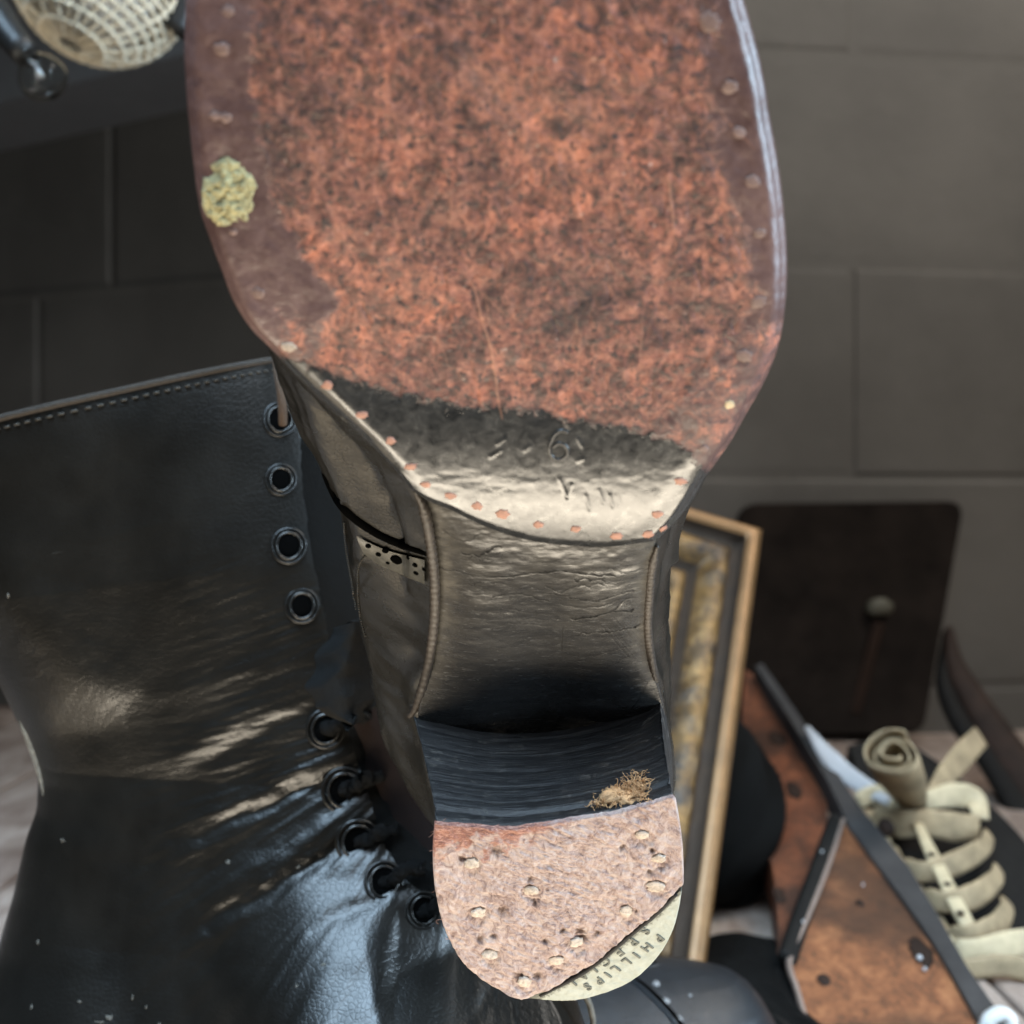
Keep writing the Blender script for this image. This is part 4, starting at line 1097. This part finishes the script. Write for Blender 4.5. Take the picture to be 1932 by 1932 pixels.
cs = np.array(corner(0, -.012)); mesh('backing', np.vstack([cs, cs+nf*.0005]), [(0, 1, 2, 3), (4, 5, 6, 7)], M['brown'], fr, smooth=False)

# ------------------------------------------------------------------ dark plate leaning on the wall
pl = thing('metal_plate', 'dark rusty plate with rounded corners leaning on the grey wall behind the frame', 'metal plate', tuple(P(1570, 1385, 1.09)))
dpl = inv_plane(950, 1.105, 1385, 1.09)
def rounded(cs, r=26):
    out = []
    cs = [np.array(c, float) for c in cs]
    for i in range(len(cs)):
        a_, b_, c_ = cs[i-1], cs[i], cs[(i+1) % len(cs)]
        p = b_+(a_-b_)/np.linalg.norm(a_-b_)*r; q = b_+(c_-b_)/np.linalg.norm(c_-b_)*r
        for t_ in np.linspace(0, 1, 7): out.append((1-t_)**2*p+2*t_*(1-t_)*b_+t_*t_*q)
    return out
slab(rounded([(1398, 950), (1820, 945), (1742, 1385), (1330, 1385)], 34), dpl, .012, 'panel', M['rust'], pl, smooth=False)
c = P(1660, 1145, 1.092); V, f = disc(c, (0, -1, 0), .012, .008, .004); mesh('rivet', V, f, m_simple('rivet_dull', (.07, .065, .045), .6), pl)
ribbon([(1658, 1175), (1640, 1240), (1612, 1345)], lambda u, v: 1.094+0*u, 22, .006, 'rib', m_simple('rib_rust', (.022, .012, .008), .8, spec=.15), pl)

# ------------------------------------------------------------------ rust-orange wooden boards with dark edge strip
wb = thing('wooden_rack', 'orange-brown wooden boards bolted together with a dark metal edge, leaning at the lower right', 'wooden rack', (.16, .50, TABLE))
dA = inv_plane(1300, .78, 2000, .47); dA2 = inv_plane(1300, .80, 2000, .485)
slab([(1588, 1545), (1606, 1566), (1660, 1640), (1716, 1714), (1758, 1775), (1798, 1842), (1850, 1935), (1900, 2030), (1540, 2030), (1516, 1925), (1488, 1812), (1525, 1720), (1560, 1632)], dA, .022, 'front_board', M['orange'], wb, smooth=False)
slab([(1405, 1262), (1440, 1282), (1500, 1372), (1545, 1445), (1562, 1510), (1558, 1600), (1540, 1680), (1500, 1790), (1492, 1900), (1520, 2030), (1470, 2030), (1455, 1900), (1470, 1760), (1458, 1640), (1428, 1545), (1408, 1440), (1400, 1340)], dA2, .022, 'rear_board', M['orange2'], wb, smooth=False)
slab([(1425, 1255), (1500, 1372), (1560, 1470), (1600, 1556), (1660, 1636), (1716, 1712), (1758, 1772), (1800, 1842), (1852, 1935), (1905, 2030), (1960, 2030), (1890, 1918), (1827, 1826), (1773, 1730), (1716, 1634), (1621, 1518), (1560, 1425), (1480, 1310), (1438, 1250)], inv_plane(1300, .775, 2000, .466), .016, 'edge_strip', M['rail'], wb, smooth=False)
ribbon([(1578, 1548), (1548, 1632), (1512, 1730), (1484, 1812)], lambda u, v: dA(u, v)-.002, 34, .006, 'crossbar', M['black'], wb)
ribbon([(1588, 1548), (1562, 1630), (1525, 1722), (1489, 1810), (1502, 1865), (1520, 1930), (1535, 2000)], lambda u, v: dA(u, v)-.003, 9, .004, 'pale_lip', m_simple('pale_rubbed_edge', (.22, .16, .13), .5), wb)
def pl_n(dfn):
    A, B, C = P(1500, 1400, dfn(1500, 1400)), P(1800, 1500, dfn(1800, 1500)), P(1600, 1900, dfn(1600, 1900))
    n_ = np.cross(B-A, C-A); n_ /= np.linalg.norm(n_); return n_ if n_[1] < 0 else -n_
nA = pl_n(dA)
for u, v, r, el in [(1498, 1492, 15, 1.9), (1468, 1395, 16, 1.6), (1622, 1705, 7, 1.3), (1738, 1800, 22, 1.8), (1555, 1850, 12, 1.3), (1470, 1690, 12, 2)]:
    dd_ = dA if v > 1550 and u > 1500 else dA2
    c = P(u, v, dd_(u, v))+nA*.0004
    V, f = disc(c, nA, r*el/F*c[1], r/F*c[1], .0006, rough=.10, ax=(0, .3, -1)); mesh('stained_bolt', V, f, M['brown'], wb)
for u, v, r in [(1734, 1812, 7), (1744, 1834, 5), (1625, 1700, 3), (1512, 1770, 3), (1548, 1636, 3)]:
    c = P(u, v, dA(u, v))+nA*(.0016 if u > 1700 else .009); V, f = disc(c, nA, r*.7/F*c[1], None, .0006); mesh('screw', V, f, M['white'], wb)

# ------------------------------------------------------------------ cream strap sandal on black board
sd = thing('strap_sandal', 'cream leather strap sandal with ribs laced down a centre strip, on black backing', 'sandal', (.25, .56, TABLE))
dS = inv_plane(1380, .72, 2000, .50)
dSf = lambda k: (lambda u, v: dS(u, v)-k)
slab([(1600, 1405), (1700, 1395), (1850, 1500), (1960, 1620), (2010, 1760), (2010, 1900), (1960, 2030), (1925, 1960), (1880, 1880), (1800, 1740), (1730, 1640), (1650, 1540)], dSf(-.016), .012, 'backing', M['black'], sd, n=120)
# rolled collar: open tube
ax0 = P(1685, 1422, .600); ax1 = P(1722, 1505, .640); axd = ax1-ax0; axd /= np.linalg.norm(axd)
a_, b_, _ = frame_from(axd); t_ = np.linspace(0, 5.6*np.pi, 170)
rr_s = .0038+.0112*(t_/t_[-1])**.9+.0005*np.sin(3*t_)
rows = [ax0*(1-q)+ax1*q+(np.cos(t_)[:, None]*a_+np.sin(t_)[:, None]*b_*.85)*(rr_s*w_)[:, None]-axd*(.003*np.sin(t_*.5))[:, None] for q, w_ in ((0, 1), (.1, 1.03), (.5, .95), (.85, .75), (1.1, .55))]
ro_ = mesh('rolled_strap', np.vstack(rows), grid_faces(5, 170), M['creamd'], sd); md = ro_.modifiers.new('s', 'SOLIDIFY'); md.thickness = .0011
ribbon([(1522, 1372), (1562, 1425), (1610, 1470), (1680, 1512)], dSf(.010), [10, 36, 34, 22], .0018, 'white_strap_end', M['white'], sd)
ribbon([(1755, 1510), (1780, 1470), (1812, 1430), (1850, 1390)], dSf(.012), [30, 42, 50, 44], .0020, 'strap_end', M['creamd'], sd)
ribbon([(1618, 1512), (1650, 1500), (1700, 1512), (1745, 1510), (1800, 1500), (1838, 1510), (1852, 1545)], dSf(.004), [30, 40, 40, 34, 46, 48, 30], .0020, 'bow_band', M['cream'], sd, bulge=.010)
ribbon([(1648, 1545), (1700, 1555), (1750, 1552), (1800, 1560), (1846, 1562)], dSf(.004), [46, 52, 50, 56, 46], .0020, 'cross_band', M['creamd'], sd, bulge=.008)
ribbon([(1640, 1530), (1652, 1570), (1672, 1600)], dSf(.002), [40, 46, 30], .0020, 'side_flap', M['creamd'], sd)
V, f = disc(P(1672, 1562, dS(1672, 1562)-.010), (0, -1, .1), 14/F*.65, 17/F*.65, .002); mesh('buckle_hole', V, f, M['brown'], sd)
ribs = [([(1682, 1598), (1700, 1630), (1740, 1645), (1800, 1630), (1855, 1600), (1866, 1575)], [24, 40, 38, 46, 44, 28]),
        ([(1728, 1668), (1742, 1690), (1785, 1702), (1840, 1690), (1878, 1660), (1884, 1640)], [24, 40, 40, 50, 46, 30]),
        ([(1768, 1730), (1790, 1762), (1830, 1768), (1878, 1750), (1900, 1718), (1898, 1700)], [24, 42, 42, 52, 48, 30])]
for pts, w in ribs: ribbon(pts, dSf(.002), w, .0020, 'rib_strap', M['creamd'], sd, bulge=.012)
ribbon([(1732, 1555), (1755, 1605), (1785, 1665), (1812, 1720), (1838, 1765)], dSf(.012), [20, 28, 28, 30, 26], .0020, 'centre_strip', M['cream'], sd, bulge=.004)
for u, v in [(1758, 1612), (1788, 1668), (1812, 1722)]:
    V, f = disc(P(u, v, dS(u, v)-.018), (0, -1, .1), 7/F*.6, 4/F*.6, .001); mesh('knot', V, f, M['brown'], sd)
ribbon([(1768, 1772), (1800, 1800), (1850, 1800), (1905, 1782), (1990, 1770)], dSf(.006), [50, 62, 56, 50, 44], .0024, 'toe_band', M['cream'], sd, bulge=.006)
ribbon([(1795, 1830), (1850, 1825), (1900, 1822), (1990, 1845)], dSf(.008), [34, 40, 42, 44], .0024, 'lower_band', M['creamd'], sd, bulge=.004)
ws = thing('white_tag', 'small bright white tag at the bottom right corner', 'tag', tuple(P(1880, 1932, .50)))
ribbon([(1858, 1945), (1868, 1922), (1890, 1912), (1905, 1925), (1900, 1950)], lambda u, v: .485+0*u, 26, .006, 'tag', m_simple('bright_white', (.62, .62, .60), .5), ws)

# dark strap curving down the right side
st = thing('leather_strap', 'dark brown leather strap curving down from the plate to the right edge', 'strap', tuple(P(1932, 1600, .85)))
ribbon([(1788, 1190), (1802, 1260), (1850, 1345), (1905, 1425), (1960, 1500), (2040, 1620)], lambda u, v: .95-.0003*(v-1190), [16, 50, 64, 74, 84, 90], .012, 'band', M['brown'], st, n=60)
ribbon([(1786, 1192), (1782, 1290), (1815, 1370), (1870, 1440), (1935, 1540), (2020, 1660)], lambda u, v: .955-.0003*(v-1190), [10, 34, 40, 50, 66, 80], .012, 'under_band', M['black'], st, n=60)
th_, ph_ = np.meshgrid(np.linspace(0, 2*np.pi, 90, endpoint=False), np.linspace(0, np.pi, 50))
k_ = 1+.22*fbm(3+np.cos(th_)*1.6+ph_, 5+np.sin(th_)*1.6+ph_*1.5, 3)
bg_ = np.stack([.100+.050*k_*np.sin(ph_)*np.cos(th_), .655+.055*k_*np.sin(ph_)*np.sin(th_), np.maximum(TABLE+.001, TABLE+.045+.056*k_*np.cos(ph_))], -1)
o_ = mesh('dark_lump', bg_.reshape(-1, 3), grid_faces(50, 90, True), M['darkfill'])  # black lump added to keep this gap dark
props(o_, 'slumped black lump added to darken the gap between the gilt frame and the orange boards', 'bag')
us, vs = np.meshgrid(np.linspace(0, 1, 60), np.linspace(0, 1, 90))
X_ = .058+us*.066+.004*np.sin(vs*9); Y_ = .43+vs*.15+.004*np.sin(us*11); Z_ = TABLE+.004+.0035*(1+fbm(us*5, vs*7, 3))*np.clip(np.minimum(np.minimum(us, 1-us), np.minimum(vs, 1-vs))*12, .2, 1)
cl = mesh('dark_sheet', np.stack([X_, Y_, Z_], -1).reshape(-1, 3), grid_faces(90, 60), M['darkfill']); md = cl.modifiers.new('s', 'SOLIDIFY'); md.thickness = .0025  # black sheet added to darken the table here
props(cl, 'crumpled black sheet added to darken the table between the gilt frame and the orange boards', 'cloth')

# ------------------------------------------------------------------ table, wall, beam
def mk_table():
    mb = MB(); y0, y1 = .322, 1.30; x = -1.0; k = 0
    while x < 1.0:
        w = .12+.02*math.sin(k*2.3); V, f = box((x+w/2, (y0+y1)/2, TABLE-.0155-.0006*(k % 3)), (w-.003, y1-y0, .03), None, .002); mb.add(V, f); x += w; k += 1
    return mb
to = thing('table', 'weathered pale wooden plank table top the boots stand on', 'table', (0, .8, TABLE-.03))
mk_table().build('plank_top', M['table'], to, smooth=False)
V, f = box((0, .81, TABLE-.045), (1.98, .95, .022), None, .002); mesh('underframe', V, f, M['brown'], to, smooth=False)

def wall_y(x):   # two faces meeting in a blunt corner hidden behind the shoe
    return np.where(x < -.03, 1.085+(-.03-x)*.40, 1.085+(x+.03)*.13)
mb = MB()
def block(x0, x1, z0, z1):
    x0 += rng.normal(0, .0012); z0 += rng.normal(0, .0008); x1 += rng.normal(0, .0012); dj = rng.normal(0, .0006)
    xs = np.linspace(x0+.0018, x1-.0018, 6); zs = np.array([z0+.0018, z1-.0018])
    d = .0012; b_ = .006
    front = []
    for (ox, oz, dy) in ((0, 0, d), (0, 0, .0012), (b_*.4, b_*.4, .0003), (b_, b_, 0)):
        xa, xb, za, zb = x0+.0022+ox, x1-.0022-ox, z0+.0022+oz, z1-.0022-oz
        n_ = 8; xs = np.linspace(xa, xb, n_)
        ring = [(x, za) for x in xs]+[(x, zb) for x in xs[::-1]]
        front.append([(x, float(wall_y(np.array(x)))+dy+(dj if dy < .001 else 0), z+rng.normal(0, .0004)) for x, z in ring])
    m = len(front[0]); V = np.array(front).reshape(-1, 3); f = grid_faces(4, m, True).tolist()
    n_ = 8
    for i in range(n_-1): f.append((3*m+i, 3*m+i+1, 3*m+m-2-i, 3*m+m-1-i))
    return V, f
zb = CZ+.2327; 
rows_z = [(zb-.2*k, zb-.2*(k-1)) for k in range(-2, 4)]
for k, (z0, z1) in enumerate(rows_z):
    # course index -2..3 ; right joints and left joints staggered
    if k % 2 == 1: rj = [-.03, .323, .723, 1.123]; lj = [-.03, -.20, -.505, -.905, -1.305]
    else: rj = [-.03, .123, .523, .923, 1.323]; lj = [-.03, -.11, -.415, -.73, -1.13, -1.4]
    for a_, b_ in zip(rj[:-1], rj[1:]): mb.add(*block(a_, b_, z0, z1))
    for a_, b_ in zip(lj[:-1], lj[1:]): mb.add(*block(b_, a_, z0, z1))
xs = np.linspace(-1.4, 1.35, 60); V = np.vstack([np.stack([xs, wall_y(xs)+.0011, 0*xs+z], -1) for z in (.35, 1.80)])
mb.add(V, grid_faces(2, 60).tolist())
w_ = mb.build('block_wall', M['wall'], smooth=False, origin=(0, 1.1, .75))
props(w_, 'dark grey painted concrete block wall behind everything', 'wall')

bmz = CZ+.30
p0 = np.array([-.60, 1.005]); p1 = np.array([0.02, .651])
p0 = np.array([-.376-.35, .877+.2]); p1 = np.array([-.06, .697])
dirb = p1-p0; lb = np.linalg.norm(dirb); dirb /= lb; nb_ = np.array([-dirb[1], dirb[0]]); nb_ = nb_ if nb_[1] > 0 else -nb_
c2 = (p0+p1)/2+nb_*.04
rot = [[dirb[0], nb_[0], 0], [dirb[1], nb_[1], 0], [0, 0, 1]]
V, f = box((c2[0], c2[1], bmz+.11), (lb, .08, .22), rot, .003)
bo = mesh('grey_beam', V, f, M['paint'], smooth=False); props(bo, 'grey painted beam running across the upper left in front of the wall', 'beam')

# ------------------------------------------------------------------ bulb and woven lampshade, upper left
lb_ = thing('light_bulb', 'clear unlit glass bulb in a black socket at the upper left', 'light bulb', tuple(P(40, 80, .55)))
s0, s1 = P(-20, 18, .56), P(50, 104, .55)
V, f = tube(smooth_curve([s0+(s0-s1), s0, s0*.4+s1*.6, s1], 12), [.009, .009, .0085, .0085, .0085, .009, .009, .0085, .0075, .007, .0065, .006], 20); mesh('socket', V, f, M['plastic'], lb_)
ax = P(84, 140, .55)-s1; ax = P(92, 162, .548)-s1; Lx = np.linalg.norm(ax); ax /= Lx
a_, b_, _ = frame_from(ax)
pr = [(0, .0045), (.1, .0048), (.3, .0075), (.5, .0100), (.72, .0112), (.95, .0103), (1.15, .0070), (1.27, .003), (1.3, .0001)]
pr = smooth_curve(pr, 40); t_ = np.linspace(0, 2*np.pi, 40, endpoint=False)
rows = [s1+ax*Lx*q+(np.cos(t_)[:, None]*a_+np.sin(t_)[:, None]*b_)*r for q, r in pr]
g_ = mesh('glass', np.vstack(rows), grid_faces(40, 40, True), M['glass'], lb_); md = g_.modifiers.new('s', 'SOLIDIFY'); md.thickness = .0004
c0 = s1+ax*Lx*.55
V, f = tube([s1, s1+ax*Lx*.25, c0-a_*.003, c0+ax*.004, c0+a_*.003+ax*.001, c0+b_*.003+ax*.003, c0], .0006, 6); mesh('filament', V, f, m_simple('filament_bright', (.7, .7, .72), .2, .8), lb_)

cs_ = thing('woven_lampshade', 'cream woven cane lampshade with white glass inside, cut off by the top edge', 'lampshade', tuple(P(190, 40, .60)))
cc = P(190, -40, .60); ar = .045
e1 = np.array([.93, 0, -.30]); e1 /= np.linalg.norm(e1); e3 = np.array([.30, .25, .93]); e3 -= e1*(e3@e1); e3 /= np.linalg.norm(e3); e2 = np.cross(e3, e1)
def ell(th, z, k=1.0): return cc+e1*math.cos(th)*.043*k*math.sqrt(max(0, 1-(z/.040)**2))+e2*math.sin(th)*.043*k*math.sqrt(max(0, 1-(z/.040)**2))+e3*z*k
mb = MB()
for k in range(30):
    th = k/30*2*math.pi
    pts = [ell(th+.25*math.sin(q*3), z, 1+.012*(-1)**k) for q, z in zip(np.linspace(0, 1, 18), np.linspace(-.0396, .038, 18))]
    V, f = tube(np.array(pts), .0010, 6); mb.add(V, f)
mb.build('cane_rib', M['weave'], cs_)
mb = MB()
for j, z in enumerate(np.linspace(-.037, .036, 19)):
    pts = [ell(q, z, 1+.02*(1 if (i//2+j) % 2 else -1)*.8) for i, q in enumerate(np.linspace(0, 2*math.pi, 120, endpoint=False))]
    V, f = tube(np.array(pts), .0012, 6, closed=True); mb.add(V, f)
mb.build('woven_band', M['weave'], cs_)
V = np.array([ell(t1, z, .80) for z in np.linspace(-.0395, .0395, 20) for t1 in np.linspace(0, 2*math.pi, 40, endpoint=False)])
mesh('inner_glass', V, grid_faces(20, 40, True), M['frosted'], cs_)
# dark fitting between lampshade and shoe
V, f = tube(smooth_curve(P([330, 345, 365, 380], [60, 20, -30, -90], .60), 16), .009, 14); mesh('dark_fitting', V, f, M['plastic'], cs_)

# ------------------------------------------------------------------ light
def area(name, loc, target, sx, sy, power, col):
    l = bpy.data.lights.new(name, 'AREA'); l.shape = 'RECTANGLE'; l.size = sx; l.size_y = sy; l.energy = power; l.color = col
    o = bpy.data.objects.new(name, l); COL.objects.link(o); o.location = loc
    d = Vector(target)-Vector(loc); o.rotation_euler = d.to_track_quat('-Z', 'Y').to_euler(); return o
def spread(o, deg): o.data.spread = math.radians(deg)
area('low_warm_light', (.02, .11, .38), (.0, .25, .90), .86, .12, 9.8, (1, .88, .70))  # unseen lamp set low for the arch highlight
area('left_low_warm', (-.50, .26, .44), (-.03, .26, .95), .30, .30, .8, (1, .82, .58))  # unseen lamp added to light the upper's left flank
spread(area('side_window', (1.15, -.02, 1.12), (.0, .25, 1.02), .14, .75, 5.0, (.62, .82, 1)), 75)
area('front_window', (.20, -.74, 1.76), (-.0, .34, .83), .9, .46, 5, (.9, .95, 1))
spread(area('vamp_sheen_light', (-.22, -.10, 1.62), (-.03, .33, .83), 1.05, .60, 5.2, (.56, .78, 1)), 55)  # unseen lamp added overhead for the blue sheen on the vamp
area('wall_fill', (.75, .40, 2.0), (.45, .95, .95), .6, .5, 13, (1, .94, .86))  # unseen lamp added to warm and brighten the right of the wall
W = bpy.data.worlds.new('World'); sc.world = W; W.use_nodes = True
bg = W.node_tree.nodes['Background']; bg.inputs[0].default_value = (1, .95, .9, 1); bg.inputs[1].default_value = .03

# ------------------------------------------------------------------ camera
cam = bpy.data.cameras.new('camera'); co_ = bpy.data.objects.new('camera', cam); COL.objects.link(co_)
co_.location = (0, 0, CZ); co_.rotation_euler = (math.pi/2, 0, 0)
cam.sensor_width = 36; cam.lens = 18/(966/F); cam.clip_start = .01; cam.clip_end = 50
cam.dof.use_dof = True; cam.dof.focus_distance = .275; cam.dof.aperture_fstop = 14.5
sc.camera = co_
sc.view_settings.view_transform = 'Standard'; sc.view_settings.look = 'None'; sc.view_settings.exposure = 0; sc.view_settings.gamma = 1
